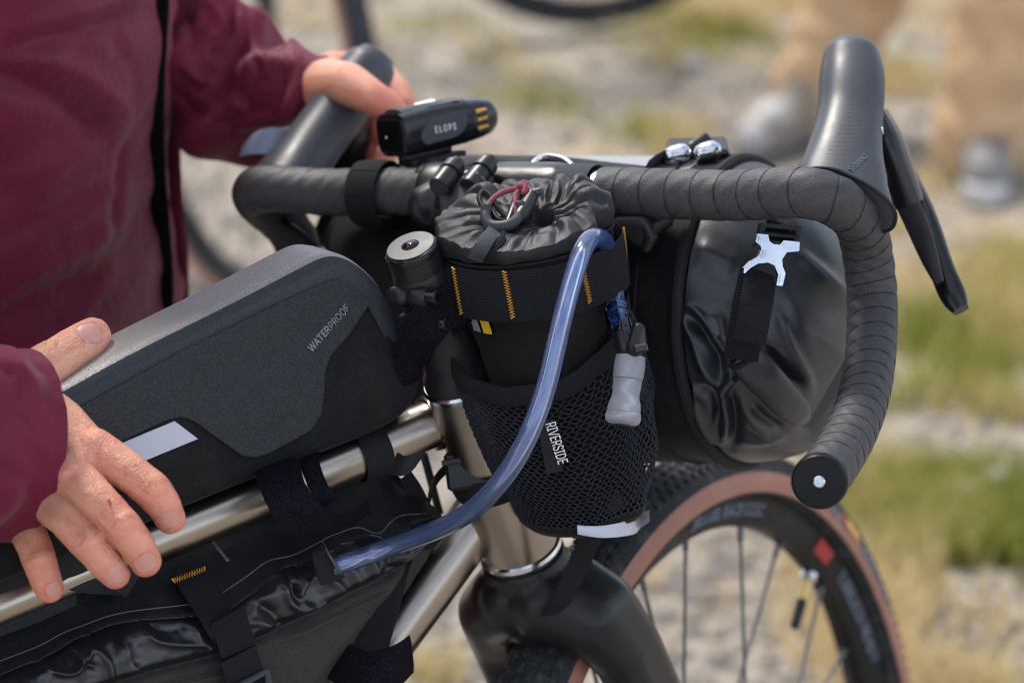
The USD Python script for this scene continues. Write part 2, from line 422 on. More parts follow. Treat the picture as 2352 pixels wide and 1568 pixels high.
mat('shoe_grey', (.14, .135, .13), .7)
mat('shoe_white', (.36, .36, .35), .6)
mat('shirt_grey', (.2, .22, .25), .8)
mat('hair_brown', (.05, .03, .02), .7)
mat('orange_part', (.5, .22, .02), .5)
mat('bike_blue', (.05, .13, .27), .4)
mat('amber_inside', (.35, .19, .03), .7)
mat('button_white', (.75, .77, .78), .35)
mat('stone', (.34, .33, .315), .85, var=.35, vscale=9)
mat('stone_pale', (.62, .61, .59), .8, var=.15, vscale=9)
web_mat('webbing', (.0085, .0085, .0105))
web_mat('webbing_fine', (.0095, .010, .012), pitch=.0011)
web_mat('webbing_grey', (.050, .053, .062), pitch=.0012)

# skin: warm, redder over knuckles and tips by noise, fine creases in the bump
def skin_mat(name, base, red, pale):
    MAT[name] = usdkit.material(stage, f'/World/Looks/{name}', {
        'g': ('geometry', {}),
        'n1': ('noise_texture', {'scale': 38.0, 'detail': 5.0, 'roughness': .6}),
        'rp': ('rgb_ramp', {'ramp': [(.15, red), (.46, base), (.6, base), (.9, pale)]}),
        'n2': ('noise_texture', {'scale': 210.0, 'detail': 4.0, 'roughness': .65}),
        'r2': ('rgb_ramp', {'ramp': [(.3, (.78, .70, .68)), (.5, (1, 1, 1)), (.75, (1, 1, 1))]}),
        'mul': ('mix_color', {'blend_type': 'multiply', 'fac': .4}),
        'vo': ('voronoi_texture', {'feature': 'distance_to_edge', 'scale': 620.0}),
        'vr': ('map_range', {'from_min': 0.0, 'from_max': .22, 'to_min': 0.0, 'to_max': 1.0, 'clamp': True}),
        'ad': ('math', {'math_type': 'multiply_add', 'value2': .55}),
        'b': ('bump', {'strength': .6, 'distance': .0008}),
        'fl': ('attribute', {'attribute': 'flush'}), 'flm': ('mix_color', {'b': red}),
        'p': ('principled_bsdf', {'roughness': .47, 'specular_ior_level': .45, 'subsurface_weight': .25, 'subsurface_scale': .004, 'subsurface_radius': (1.0, .35, .2)})},
        [('g.position', 'n1.vector'), ('n1.fac', 'rp.fac'), ('g.position', 'n2.vector'), ('n2.fac', 'r2.fac'), ('rp.color', 'flm.a'), ('fl.fac', 'flm.fac'), ('flm.result', 'mul.a'), ('r2.color', 'mul.b'), ('mul.result', 'p.base_color'),
         ('g.position', 'vo.vector'), ('vo.distance', 'vr.value'), ('vr.result', 'ad.value1'), ('n2.fac', 'ad.value3'), ('ad.value', 'b.height'), ('b.normal', 'p.normal')], surface='p.BSDF')
skin_mat('skin', (.52, .250, .163), (.46, .110, .080), (.62, .38, .30))
skin_mat('skin_pale', (.60, .36, .29), (.52, .24, .19), (.66, .46, .40))
mat('nail', (.46, .215, .175), .36, var=.1, vscale=200, spec=.5)
mat('graze', (.42, .05, .04), .5, var=.4, vscale=900)

# blue see-through hose, frosted bite valve
MAT['hose_blue'] = usdkit.material(stage, '/World/Looks/hose_blue', {
    'lw': ('layer_weight', {'blend': .35}),
    'tr': ('rgb_ramp', {'ramp': [(0, (.74, .82, .95)), (.3, (.68, .77, .95)), (.6, (.42, .58, .92)), (.85, (.10, .26, .8)), (1, (.05, .16, .7))]}),
    't': ('transparent_bsdf', {}),
    'mr': ('rgb_ramp', {'ramp': [(0, (.19, .23, .40)), (.5, (.13, .20, .45)), (.85, (.02, .12, .55)), (1, (.02, .10, .5))]}),
    'd': ('principled_bsdf', {'roughness': .3, 'specular_ior_level': 0.0}),
    'k': ('mix_closure', {'fac': .15}),
    'g': ('glossy_bsdf', {'roughness': .09, 'color': (1, 1, 1)}),
    'f': ('fresnel', {'IOR': 1.62}),
    'o': ('mix_closure', {})},
    [('lw.facing', 'tr.fac'), ('tr.color', 't.color'), ('lw.facing', 'mr.fac'), ('mr.color', 'd.base_color'), ('t.BSDF', 'k.closure1'), ('d.BSDF', 'k.closure2'), ('k.closure', 'o.closure1'), ('g.BSDF', 'o.closure2'), ('f.fac', 'o.fac')], surface='o.closure')
MAT['hose_joint'] = usdkit.material(stage, '/World/Looks/hose_joint', {
    'p': ('principled_bsdf', {'base_color': (.25, .45, .95), 'roughness': .05, 'ior': 1.45, 'transmission_weight': 1.0})}, [], surface='p.BSDF')
MAT['silicone'] = usdkit.material(stage, '/World/Looks/silicone', {
    'p': ('principled_bsdf', {'base_color': (.44, .45, .50), 'roughness': .36, 'ior': 1.4, 'transmission_weight': .55, 'subsurface_weight': .4, 'subsurface_scale': .01, 'subsurface_radius': (1, 1, 1)})}, [], surface='p.BSDF')
MAT['valve_grey'] = usdkit.material(stage, '/World/Looks/valve_grey', {
    'p': ('principled_bsdf', {'base_color': (.26, .265, .30), 'roughness': .4, 'transmission_weight': .1})}, [], surface='p.BSDF')
# ------------------------------------------------------------------ ground, stones, grass
GRASS = [  # centre (u, v) where it grows, radius in metres, density
    (1720, 60, .35, 1.0), (1850, 20, .3, 1.0), (1640, 130, .22, .7), (2060, 190, .14, .9), (2290, 60, .25, .6), (2240, 600, .2, .5), (2270, 760, .22, .9), (2330, 640, .3, .6), (2140, 620, .12, .4),
    (2080, 930, .14, .4), (2200, 880, .14, .6), (2100, 1100, .16, .7), (2240, 1240, .3, 1.0), (2120, 1290, .16, .9), (2330, 1420, .3, 1.0), (2180, 1500, .2, .8), (1900, 960, .12, .5), (2050, 520, .1, .5),
    (1240, 230, .14, .55), (1480, 300, .16, .6), (1120, 110, .12, .5), (1340, 290, .12, .4), (1000, 50, .2, .4), (1180, 140, .1, .4), (1540, 260, .1, .5), (1590, 330, .14, .6),
    (1870, 1300, .1, .5), (1490, 1330, .05, .6), (1960, 1200, .1, .5), (1650, 1360, .08, .2), (1000, 1540, .06, .4), (1790, 1240, .08, .3), (2300, 330, .12, .5), (700, 60, .2, .25), (1920, 1500, .1, .35),
    (2320, 1000, .25, .55), (1450, 160, .2, .2), (2100, 420, .15, .4), (2340, 1180, .2, .6), (1560, 60, .15, .4)]
gc = [(on_ground(u, v)[:2], r, k) for u, v, r, k in GRASS]
def cover(xy):
    c = np.zeros(len(xy))
    for (o, r, k) in gc:
        c = np.maximum(c, k * np.exp(-((xy - o) ** 2).sum(1) / (r * r) * 2.4))
    k_ = np.clip((meshkit.fbm(np.c_[xy, np.zeros(len(xy))] * 5.5 + 31, 3, 21) - .40) / .16, 0, 1)
    return c * (.12 + .88 * k_ * k_ * (3 - 2 * k_))
nx, ny = 300, 300
gx = np.sinh(np.linspace(-5.2, 5.2, nx)) * .6; gy = 4.2 + np.sinh(np.linspace(-5.2, 5.2, ny)) * .6
X, Y = np.meshgrid(gx, gy, indexing='ij')
pp = np.stack([X, Y, 0 * X], -1).reshape(-1, 3)
pp[:, 2] = np.clip((meshkit.fbm(pp * 2.2 + 9, 4, 3) - .5) * .035, -.02, .016) * np.exp(-(np.abs(pp[:, 0]) + np.abs(pp[:, 1])) / 60) - .004
ff = grid_faces(nx, ny, False)
ground_mat = usdkit.material(stage, '/World/Looks/gravel_ground', {
    'g': ('geometry', {}),
    'a': ('attribute', {'attribute': 'cover'}),
    'n1': ('noise_texture', {'scale': 3.2, 'detail': 6.0, 'roughness': .62}),
    'r1': ('rgb_ramp', {'ramp': [(.25, (.20, .155, .112)), (.4, (.235, .203, .168)), (.55, (.262, .23, .195)), (.68, (.29, .232, .168)), (.8, (.31, .222, .14))]}),
    'v': ('voronoi_texture', {'scale': 34.0, 'randomness': 1.0}),
    'vr': ('rgb_ramp', {'ramp': [(0, (.78, .78, .78)), (.5, (1.0, .99, .98)), (1, (1.14, 1.13, 1.12))]}),
    'm': ('mix_color', {'blend_type': 'multiply', 'fac': .7}),
    'dry': ('mix_color', {'b': (.40, .31, .13)}),
    'sep': ('separate_color', {}),
    'b': ('bump', {'strength': .25, 'distance': .008}),
    'p': ('principled_bsdf', {'roughness': .9, 'specular_ior_level': .2})},
    [('g.position', 'n1.vector'), ('n1.fac', 'r1.fac'), ('g.position', 'v.vector'), ('v.color', 'sep.color'), ('sep.r', 'vr.fac'), ('r1.color', 'm.a'), ('vr.color', 'm.b'),
     ('m.result', 'dry.a'), ('a.fac', 'dry.fac'), ('dry.result', 'p.base_color'), ('v.distance', 'b.height'), ('b.normal', 'p.normal')], surface='p.BSDF')
g = usdkit.mesh(stage, '/World/ground', (pp, ff), ground_mat, smooth=True)
UsdGeom.PrimvarsAPI(g).CreatePrimvar('cover', Sdf.ValueTypeNames.FloatArray, 'vertex').Set(Vt.FloatArray.FromNumpy((cover(pp[:, :2]) * .55).astype(np.float32)))
tag(g, kind='structure')

def ground_z(xy):
    p = np.c_[xy, np.zeros(len(xy))]
    return np.clip((meshkit.fbm(p * 2.2 + 9, 4, 3) - .5) * .035, -.02, .016) * np.exp(-(np.abs(p[:, 0]) + np.abs(p[:, 1])) / 60) - .004

# grass: blades in the patches, green and dry mixed
blade_mat = usdkit.material(stage, '/World/Looks/grass_blade', {
    'o': ('attribute', {'attribute': 'tint'}),
    'r': ('rgb_ramp', {'ramp': [(0, (.16, .19, .028)), (.28, (.29, .29, .055)), (.5, (.44, .37, .14)), (1, (.60, .47, .26))]}),
    'd': ('principled_bsdf', {'roughness': .6, 'specular_ior_level': .3}),
    't': ('translucent_bsdf', {}),
    'm': ('mix_closure', {'fac': .35})},
    [('o.fac', 'r.fac'), ('r.color', 'd.base_color'), ('r.color', 't.color'), ('d.BSDF', 'm.closure1'), ('t.BSDF', 'm.closure2')], surface='m.closure')
N = 230000
u = rng.uniform(500, 2420, N); v = rng.uniform(-60, 1640, N)
k = np.tan(-PITCH + np.arctan(TAN * (784 - v) / 1176)); dist = -CAM[2] / k
dd = dist * math.cos(PITCH) + CAM[2] * math.sin(PITCH)
xy = np.stack([(u - 1176) / 1176 * TAN * dd, dist], 1)
keep = rng.random(N) < np.clip(cover(xy) * 1.15 - .12 + .25 * (meshkit.fbm(np.c_[xy, np.zeros(N)] * 6, 3, 5) - .5), .005, 1) * .62
xy = xy[keep]; n = len(xy)
gn = meshkit.fbm(np.c_[xy, np.zeros(n)] * 2.6 + 3, 3, 8)
tint = np.clip((gn - .5) * 3.2 + .5 + rng.normal(0, .2, n), 0, 1).astype(np.float32)
z0 = ground_z(xy); h = rng.uniform(.02, .07, n); a = rng.uniform(0, 2 * np.pi, n); w = rng.uniform(.0012, .0026, n)
la = rng.uniform(0, 2 * np.pi, n); lean = rng.uniform(.1, .8, n) * h
b0 = np.c_[xy, z0 - .004]; sd = np.c_[np.cos(a), np.sin(a), np.zeros(n)] * w[:, None]
mid = b0 + np.c_[np.cos(la) * lean * .35, np.sin(la) * lean * .35, h * .6]; tip = b0 + np.c_[np.cos(la) * lean, np.sin(la) * lean, h]
V = np.stack([b0 - sd, b0 + sd, mid - sd * .7, mid + sd * .7, tip], 1).reshape(-1, 3)
i = np.arange(n)[:, None] * 5
Fc = np.concatenate([i + [0, 1, 3], i + [0, 3, 2], i + [2, 3, 4]])
gr = usdkit.mesh(stage, '/World/grass', (V, Fc), blade_mat)
UsdGeom.PrimvarsAPI(gr).CreatePrimvar('tint', Sdf.ValueTypeNames.FloatArray, 'vertex').Set(Vt.FloatArray.FromNumpy(np.repeat(tint, 5)))
tag(gr, 'short half dry grass growing in tufts between the gravel', 'grass', kind='stuff')

# gravel: loose small stones
def pebble(seed, s=1.0):
    t = trimesh.creation.icosphere(subdivisions=1, radius=1.0)
    r = np.random.default_rng(seed)
    v = np.array(t.vertices) * (1 + .35 * (meshkit.noise(np.array(t.vertices) * 1.3 + 7, seed)[:, None] - .5)) * np.array([1, r.uniform(.6, .95), r.uniform(.4, .65)]) * s
    return v, np.array(t.faces)
N = 6500
u = rng.uniform(350, 2420, N); v = rng.uniform(-60, 1640, N)
k = np.tan(-PITCH + np.arctan(TAN * (784 - v) / 1176)); dist = -CAM[2] / k
xy = np.stack([(u - 1176) / 1176 * TAN * (dist * math.cos(PITCH) + CAM[2] * math.sin(PITCH)), dist], 1)
keep = rng.random(N) < 1 - .85 * cover(xy); xy = xy[keep]; n = len(xy)
protos = [pebble(s) for s in range(8)]
VV, FF, off = [], [], 0
for i in range(n):
    pv, pf = protos[i % 8]; c, s = math.cos(i * 2.399), math.sin(i * 2.399)
    sc = min(.004 + rng.exponential(.0042), .02)
    q = pv @ np.array([[c, s, 0], [-s, c, 0], [0, 0, 1]]) * sc
    VV.append(q + [xy[i, 0], xy[i, 1], 0]); FF.append(pf + off); off += len(pv)
VV = np.vstack(VV); zz = np.repeat(ground_z(xy), 42); VV[:, 2] += zz
st_mat = usdkit.material(stage, '/World/Looks/gravel_stone', {
    'g': ('geometry', {}), 'r': ('rgb_ramp', {'ramp': [(0, (.15, .13, .11)), (.5, (.225, .198, .17)), (.93, (.27, .24, .21)), (1, (.42, .40, .37))]}),
    'p': ('principled_bsdf', {'roughness': .85})}, [('g.random_per_island', 'r.fac'), ('r.color', 'p.base_color')], surface='p.BSDF')
tag(usdkit.mesh(stage, '/World/gravel', (VV, np.vstack(FF)), st_mat, smooth=True), 'loose grey and beige gravel stones on the track', 'gravel', kind='stuff')
# a few larger pale stones that can be told apart
for (uu, vv, s, lb) in ((2290, 1105, .022, 'large pale rounded stone on the gravel right of the bar end plug'), (1820, 620, .0, ''), (1590, 155, .03, 'brownish flat stone in the middle of the gravel'), (2225, 1130, .018, 'small pale stone beside the larger pale stone')):
    if not s: continue
    p = on_ground(uu, vv); pv, pf = pebble(31 + uu)
    o = obj('stone', (pv * s + p + [0, 0, s * .3], pf), 'stone_pale' if vv > 500 else 'stone', smooth=60); tag(o, lb, 'stone')

# ------------------------------------------------------------------ wheels (shared builder)
def make_wheel(parent, C, f, l, u, R=.345, hw=.0225, nsp=28, knobs=True, phase=0.0, pre='front', big=True, mats=None):
    """Tyre (> tan side walls, tread), rim (> decals), spokes, hub, valve: centre C, forward f, left l, up u."""
    f, l, u = map(nrm, (f, l, u)); mt = mats or {}
    def circ(prof, seg=160):
        th = np.linspace(0, 2 * np.pi, seg, endpoint=False); prof = np.asarray(prof, float)
        er = np.cos(th)[:, None] * f + np.sin(th)[:, None] * u
        v = C + prof[None, :, 0, None] * er[:, None] + prof[None, :, 1, None] * l
        ff = grid_faces(seg, len(prof)); m = len(prof)
        last = np.stack([(seg - 1) * m + np.arange(m), (seg - 1) * m + (np.arange(m) + 1) % m, (np.arange(m) + 1) % m, np.arange(m)], 1)
        f4 = np.vstack([ff, last]); tri = np.vstack([f4[:, [0, 1, 2]], f4[:, [0, 2, 3]]])
        t = trimesh.Trimesh(v.reshape(-1, 3), tri, process=False)
        if t.volume < 0: t.invert()
        return t
    rb = R - .0282          # bead line
    cr = R - hw - .002      # section centre
    A = np.radians(np.linspace(-118, 118, 25))
    tp = [(cr + hw * math.cos(a), hw * math.sin(a)) for a in A]
    tp = [(rb - .006, -.0115)] + [(max(x, rb - .004), y) for x, y in tp] + [(rb - .006, .0115)]
    tyre = obj(f'{pre}_tyre', circ(tp), mt.get('tyre', 'tyre_rubber'), parent, smooth=50)
    for s in (-1, 1):
        A2 = np.radians(np.linspace(68, 118, 10))
        o_ = [(max(cr + (hw + .0006) * math.cos(a), rb - .003), s * (hw + .0006) * math.sin(a)) for a in A2]
        i_ = [(max(cr + (hw - .0015) * math.cos(a), rb - .003), s * (hw - .0015) * math.sin(a)) for a in A2[::-1]]
        obj('side_wall', circ(o_ + i_), mt.get('wall', 'tan_sidewall'), tyre, smooth=50)
    if knobs:
        K = []; nrow = 190
        for j in range(nrow):
            for kx, (ang, sz) in enumerate(((-44, (.0036, .0028, .0022)), (-27, (.0034, .0024, .0019)), (-9, (.0038, .0022, .0016)), (9, (.0038, .0022, .0016)), (27, (.0034, .0024, .0019)), (44, (.0036, .0028, .0022)))):
                th = 2 * np.pi * (j + (.5 if kx in (1, 2, 5) else 0.0)) / nrow; aa = math.radians(ang)
                er = math.cos(th) * f + math.sin(th) * u; et = -math.sin(th) * f + math.cos(th) * u
                nn = math.cos(aa) * er + math.sin(aa) * l; ss = np.cross(nn, et)
                o = C + er * cr + nn * hw
                b = np.array([[x * sz[0], y * sz[1], z] for z in (-.001, sz[2]) for x, y in ((-1, -1), (1, -1), (1, 1), (-1, 1))])
                b[4:, :2] *= .72
                K.append(o + b[:, :1] * et + b[:, 1:2] * ss + b[:, 2:3] * nn)
        K = np.array(K); bf = np.array([[4, 5, 6], [4, 6, 7], [0, 1, 5], [0, 5, 4], [1, 2, 6], [1, 6, 5], [2, 3, 7], [2, 7, 6], [3, 0, 4], [3, 4, 7]])
        FFk = (np.arange(len(K))[:, None, None] * 8 + bf[None]).reshape(-1, 3)
        obj('tread_knobs', (K.reshape(-1, 3), FFk), mt.get('tyre', 'tyre_rubber'), tyre, smooth=False, kind='stuff')
    ri = .2895
    rp = [(rb - .0015, -.0128), (rb - .004, -.0140), (rb - .012, -.0140), (ri + .008, -.0115), (ri, -.006), (ri - .0012, 0), (ri, .006), (ri + .008, .0115), (rb - .012, .0140), (rb - .004, .0140), (rb - .0015, .0128), (rb - .006, .011), (rb - .008, 0), (rb - .006, -.011)]
    rim = obj(f'{pre}_rim', circ(rp), mt.get('rim', 'rim_black'), parent, smooth=40)
    for j in range(nsp):
        th = phase + 2 * np.pi * j / nsp; s = 1 if j % 2 else -1; tw = (.55 if (j // 2) % 2 else -.55)
        er = lambda a: math.cos(a) * f + math.sin(a) * u
        a_, b_ = C + er(th) * (ri + .002) + l * s * .002, C + er(th + tw) * .022 + l * s * .026
        sp = obj(f'{pre}_spoke', tube([a_, b_], .0013 if big else .0012, 6), mt.get('spoke', 'spoke_steel'), parent)
        if big: obj('nipple', tube([a_ + (b_ - a_) * .0, a_ + nrm(b_ - a_) * .013], .0022, 8), 'spoke_steel', sp)
    obj(f'{pre}_hub', revolve(C - l * .05, l, [(0, .009), (.018, .010), (.02, .027), (.0235, .027), (.026, .014), (.074, .014), (.0765, .027), (.08, .027), (.082, .010), (.1, .009)], 24), 'black_metal', parent)
    return tyre, rim

def lin_frame(yaw, lean=0.0):
    f = np.array([math.sin(yaw), math.cos(yaw), 0]); l = np.array([-math.cos(yaw), math.sin(yaw), 0]); z = np.array([0, 0, 1.0])
    return f, math.cos(lean) * l - math.sin(lean) * z, math.cos(lean) * z + math.sin(lean) * l

def parked_bike(name, label, C, yaw, lean, frame_m, wall, front_seen=True, turn=0.0):
    """A whole bicycle standing on the ground; C is the centre of the wheel that the picture shows."""
    t = thing(name, label, 'bicycle', group=None)
    f, l, u = lin_frame(yaw, lean)
    Cf = C if front_seen else C + f * 1.03
    Cr = Cf - f * 1.03
    mats = {'wall': wall}
    make_wheel(t, Cf, f, l, u, knobs=False, pre='front', big=False, mats=mats)
    make_wheel(t, Cr, f, l, u, knobs=False, pre='rear', big=False, mats=mats)
    ax = math.sin(math.radians(71)) * u - math.cos(math.radians(71)) * f
    pf = math.cos(math.radians(71)) * u + math.sin(math.radians(71)) * f
    base = Cf - pf * .045
    lo, hi = base + ax * .39, base + ax * .54
    bb = Cr + f * .425 - u * .07; st = bb + (u * math.sin(math.radians(73.5)) - f * math.cos(math.radians(73.5))) * .50
    obj('head_tube', tube([lo, hi], .022, 20), frame_m, t)
    obj('top_tube', tube([hi - ax * .03, st], .016, 16), frame_m, t); obj('down_tube', tube([lo + ax * .03, bb], .02, 16), frame_m, t); obj('seat_tube', tube([bb, st], .0165, 16), frame_m, t)
    obj('seat_post', tube([st, st + nrm(st - bb) * .17], .0136, 14), 'black_metal', t)
    sp = st + nrm(st - bb) * .18
    obj('saddle', melt([hull([sp + f * .13, sp - f * .02], [.014, .024]), hull([sp - f * .02, sp - f * .12 + l * .05, sp - f * .12 - l * .05], [.022, .02, .02])], .012, 8), 'black_plastic', t)
    for s in (-1, 1):
        obj('chain_stay', tube([bb + l * s * .035, Cr + l * s * .068], .0095, 12), frame_m, t); obj('seat_stay', tube([st - u * .03 + l * s * .014, Cr + l * s * .068], .008, 12), frame_m, t)
    obj('fork', melt([chain([lo, lo - ax * .04 + l * s * .035, Cf + ax * .12 + l * s * .052, Cf + l * s * .052], [.026, .019, .014, .010], 16) for s in (-1, 1)], .02, 6), 'carbon_black', t)
    top = hi + ax * .03
    obj('stem', tube([top, top + pf * .09], .017, 14), 'black_metal', t)
    b = top + pf * .09
    hb = []
    for s in (1, -1):
        q = [(0, 0, 0), (.12, 0, 0), (.2, 0, 0), (.215, .05, 0), (.22, .075, -.04), (.222, .06, -.095), (.224, .0, -.125), (.226, -.06, -.128)]
        hb.append([b + l * s * a + f * c + u * d for a, c, d in q])
    obj('handlebar', tube(spl(np.array(hb[1][::-1] + hb[0][1:]), 90), .0155, 12), 'bar_tape', t)
    for s in (1, -1):
        o = b + l * s * .215 + f * .06
        obj('brake_hood', melt([chain([o - f * .01, o + f * .05 + u * .012, o + f * .075 + u * .05], [.018, .018, .016], 16)], .012, 6), 'rubber_hood', t)
    obj('crankset', cat(tube([bb - l * .07, bb + l * .07], .012, 12), revolve(bb - l * .045, l, [(0, .03), (0, .085), (.003, .085), (.003, .03)], 32), tube([bb - l * .07, bb - l * .075 + f * .12 - u * .12], [.014, .010], 10), tube([bb + l * .07, bb + l * .075 - f * .12 + u * .12], [.014, .010], 10)), 'black_metal', t)
    return t

w1 = on_ground(1347, 72)
f, l, u = lin_frame(math.radians(80), .04)
parked_bike('parked_bicycle', 'dark bicycle at the top edge showing only the bottom of one black tyre', w1 + u * .349 + np.array([0, 0, .002]), math.radians(83), .04, 'carbon_black', 'tyre_rubber', front_seen=True)
w2 = on_ground(560, 716)
f, l, u = lin_frame(math.radians(146), .03)
parked_bike('parked_bicycle', 'bicycle with reddish brown tyre walls behind the left forearm of the person in burgundy', w2 + u * .347, math.radians(146), .03, 'bike_blue', 'tan_sidewall', front_seen=True)
# ------------------------------------------------------------------ the loaded bicycle
YS, LEAN = math.radians(29.05), math.radians(8.48)      # the bars and the wheel are turned to the left of the frame
f1, l1, u1 = lin_frame(YS, LEAN)
WC = CAM + np.array([.13673, 1.86901, -1.14628])        # front wheel's centre
ax1 = math.sin(math.radians(71)) * u1 - math.cos(math.radians(71)) * f1
pf1 = math.cos(math.radians(71)) * u1 + math.sin(math.radians(71)) * f1
base1 = WC - pf1 * .048
low, capt = base1 + ax1 * .3971, base1 + ax1 * .6265
barC = CAM + np.array([.00811, 1.8101, -.58393])
YF = math.radians(60)
f2, l2, u2 = lin_frame(YF, LEAN)
r2 = -l2
BETA = math.radians(10)
bk = -f2 * math.cos(BETA) - u2 * math.sin(BETA)          # along the top tube towards the saddle
tn = u2 * math.cos(BETA) - f2 * math.sin(BETA)           # square to it, up
A0 = P(1010, 964, 1.862)
TT_R = .0150

bike = thing('touring_bicycle', 'titanium touring bicycle with black taped drop bars, loaded with black bags', 'bicycle')

# wheel
tyre, rim = make_wheel(bike, WC, f1, l1, u1, R=.345, hw=.0245, nsp=24, phase=.12, pre='front')
def on_wheel(th, r, w):
    return WC + r * (math.cos(th) * f1 + math.sin(th) * u1) - w * l1
def arc_text(text, th0, r, h, w_of, parent, m, step=None, bold=True, name='lettering'):
    """Lettering laid round the wheel, read from outside; w_of(radius) is its distance from the wheel's plane."""
    t = meshkit.text_mesh(text, h, .0004, bold); v = np.array(t.vertices)
    th = th0 - v[:, 0] / r; rr = r + v[:, 1]
    er = np.cos(th)[:, None] * f1 + np.sin(th)[:, None] * u1
    q = WC + er * rr[:, None] - l1 * (w_of(rr) + v[:, 2])[:, None]
    tt = trimesh.Trimesh(q, t.faces, process=False)
    return obj(name, tt, m, parent, smooth=False)
rimw = lambda r: np.interp(r, [.2895, .2975, .303], [.0062, .0118, .0143])
def patch_arc(th0, th1, r0, r1, w_of, parent, m, name):
    a = np.linspace(th0, th1, 16); rr = np.linspace(r0, r1, 6)
    AA, RR = np.meshgrid(a, rr, indexing='ij')
    er = np.cos(AA)[..., None] * f1 + np.sin(AA)[..., None] * u1
    q = WC + er * RR[..., None] - l1 * (w_of(RR) + .0006)[..., None]
    return obj(name, (q.reshape(-1, 3), grid_faces(16, 6, False)), m, parent, smooth=True)
crr = .345 - .0245 - .002
walw = lambda r: np.sqrt(np.maximum(.0253 ** 2 - (np.maximum(r, crr - .004) - crr) ** 2, 1e-8)) + .0004
DTH = math.radians
arc_text('GRAVEL RACE DISC', DTH(86), .2970, .0085, rimw, rim, 'decal_grey', bold=True, name='rim_lettering')
patch_arc(DTH(46), DTH(41), .2955, .306, rimw, rim, 'decal_red', 'red_mark')
arc_text('TUBELESS READY', DTH(37), .2970, .0085, rimw, rim, 'decal_grey', bold=True, name='rim_lettering')
patch_arc(DTH(61), DTH(58.5), .320, .330, walw, tyre, 'decal_red', 'red_mark')
arc_text('GRAVEL TYRE 700', DTH(58), .3205, .0072, walw, tyre, 'decal_grey', bold=True, name='tyre_lettering')
patch_arc(DTH(43), DTH(38.5), .3235, .3305, walw, tyre, 'decal_yellow', 'yellow_mark')
patch_arc(DTH(45), DTH(43), .3235, .3305, walw, tyre, 'decal_red', 'red_mark')
arc_text('TUBELESS EASY', DTH(38), .3205, .0072, walw, tyre, 'decal_grey', bold=True, name='tyre_lettering')
va = on_wheel(DTH(41), .288, 0); vd = -(math.cos(DTH(41)) * f1 + math.sin(DTH(41)) * u1)
valve = obj('valve', tube([va, va + vd * .026], .003, 12), 'brass', bike)
obj('lock_nut', revolve(va, vd, [(0, .003), (0, .0065), (.005, .0065), (.006, .003)], 16), 'polished_metal', valve)
obj('valve_cap', tube([va + vd * .024, va + vd * .042], [.0042, .0036], 12, rnd=True), 'black_plastic', valve)

# fork
fk = [hull([low - ax1 * .0275, low - ax1 * .042], [.0262, .030], 32), revolve(low - ax1 * .03, ax1, [(0, .0262), (.029, .0262)], 48)]
fk[1] = m3.Manifold(m3.Mesh(np.array(fk[1].vertices, np.float32), np.array(fk[1].faces, np.uint32)))
for s in (-1, 1):
    q = [low - ax1 * .034 + l1 * s * .012, low - ax1 * .052 + l1 * s * .033 + pf1 * .004, low - ax1 * .085 + l1 * s * .043 + pf1 * .010, low - ax1 * .20 + l1 * s * .049 + pf1 * .020, low - ax1 * .33 + l1 * s * .055 + pf1 * .035, WC + l1 * s * .056]
    for (a, b), (ra, rb) in zip(zip(q[:-1], q[1:]), zip([.026, .0225, .0175, .0145, .011], [.0225, .0175, .0145, .011, .010])):
        k = .010 if ra > .014 else .003
        fk.append(m3.Manifold.batch_hull([ball(a + f1 * k, ra, 24), ball(a - f1 * k, ra, 24), ball(b + f1 * k, rb, 24), ball(b - f1 * k, rb, 24)]))
obj('fork', melt(fk, .006, 14), 'carbon_black', bike, smooth=True)

# head tube, rings, top tube, down tube with welds
ht_top = base1 + ax1 * (.3971 + .128)
ht = obj('head_tube', revolve(low + ax1 * .004, ax1, [(0, .0246), (.006, .0249), (.02, .0246), (.05, .0236), (.09, .0222), (.118, .0220), (.124, .0225)], 48), 'titanium', bike, smooth=50)
obj('lower_ring', revolve(low, ax1, [(-.001, .0225), (-.001, .0256), (.0015, .0266), (.0038, .0260), (.005, .0245)], 48), 'polished_metal', ht)
obj('upper_ring', revolve(ht_top, ax1, [(-.001, .0218), (0, .0226), (.003, .0228), (.0045, .0215)], 48), 'polished_metal', ht)
obj('headset_cover', revolve(ht_top + ax1 * .0042, ax1, [(0, .021), (.006, .0205), (.012, .0178), (.032, .0170), (.06, .0168)], 40), 'black_metal', ht)
ttA = A0 - bk * .012
tt = obj('top_tube', tube([ttA, A0 + bk * .2, A0 + bk * .53], TT_R, 40), 'titanium', bike)
hp = lambda th, k=0: ttA + bk * k
obj('weld', ring_torus(A0 + bk * .006, bk, TT_R + .0004, .0022, 40, 8), 'titanium', tt)
dbk = -f2 * math.cos(math.radians(43)) - u2 * math.sin(math.radians(43))
D0 = P(1148, 1118, 1.905)
bbp = D0 + dbk * .62
dt = obj('down_tube', tube([D0 - dbk * .02, D0 + dbk * .3, bbp], .0172, 40), 'titanium', bike)
obj('weld', ring_torus(D0 + dbk * .012, dbk, .0176, .0022, 40, 8), 'titanium', dt)
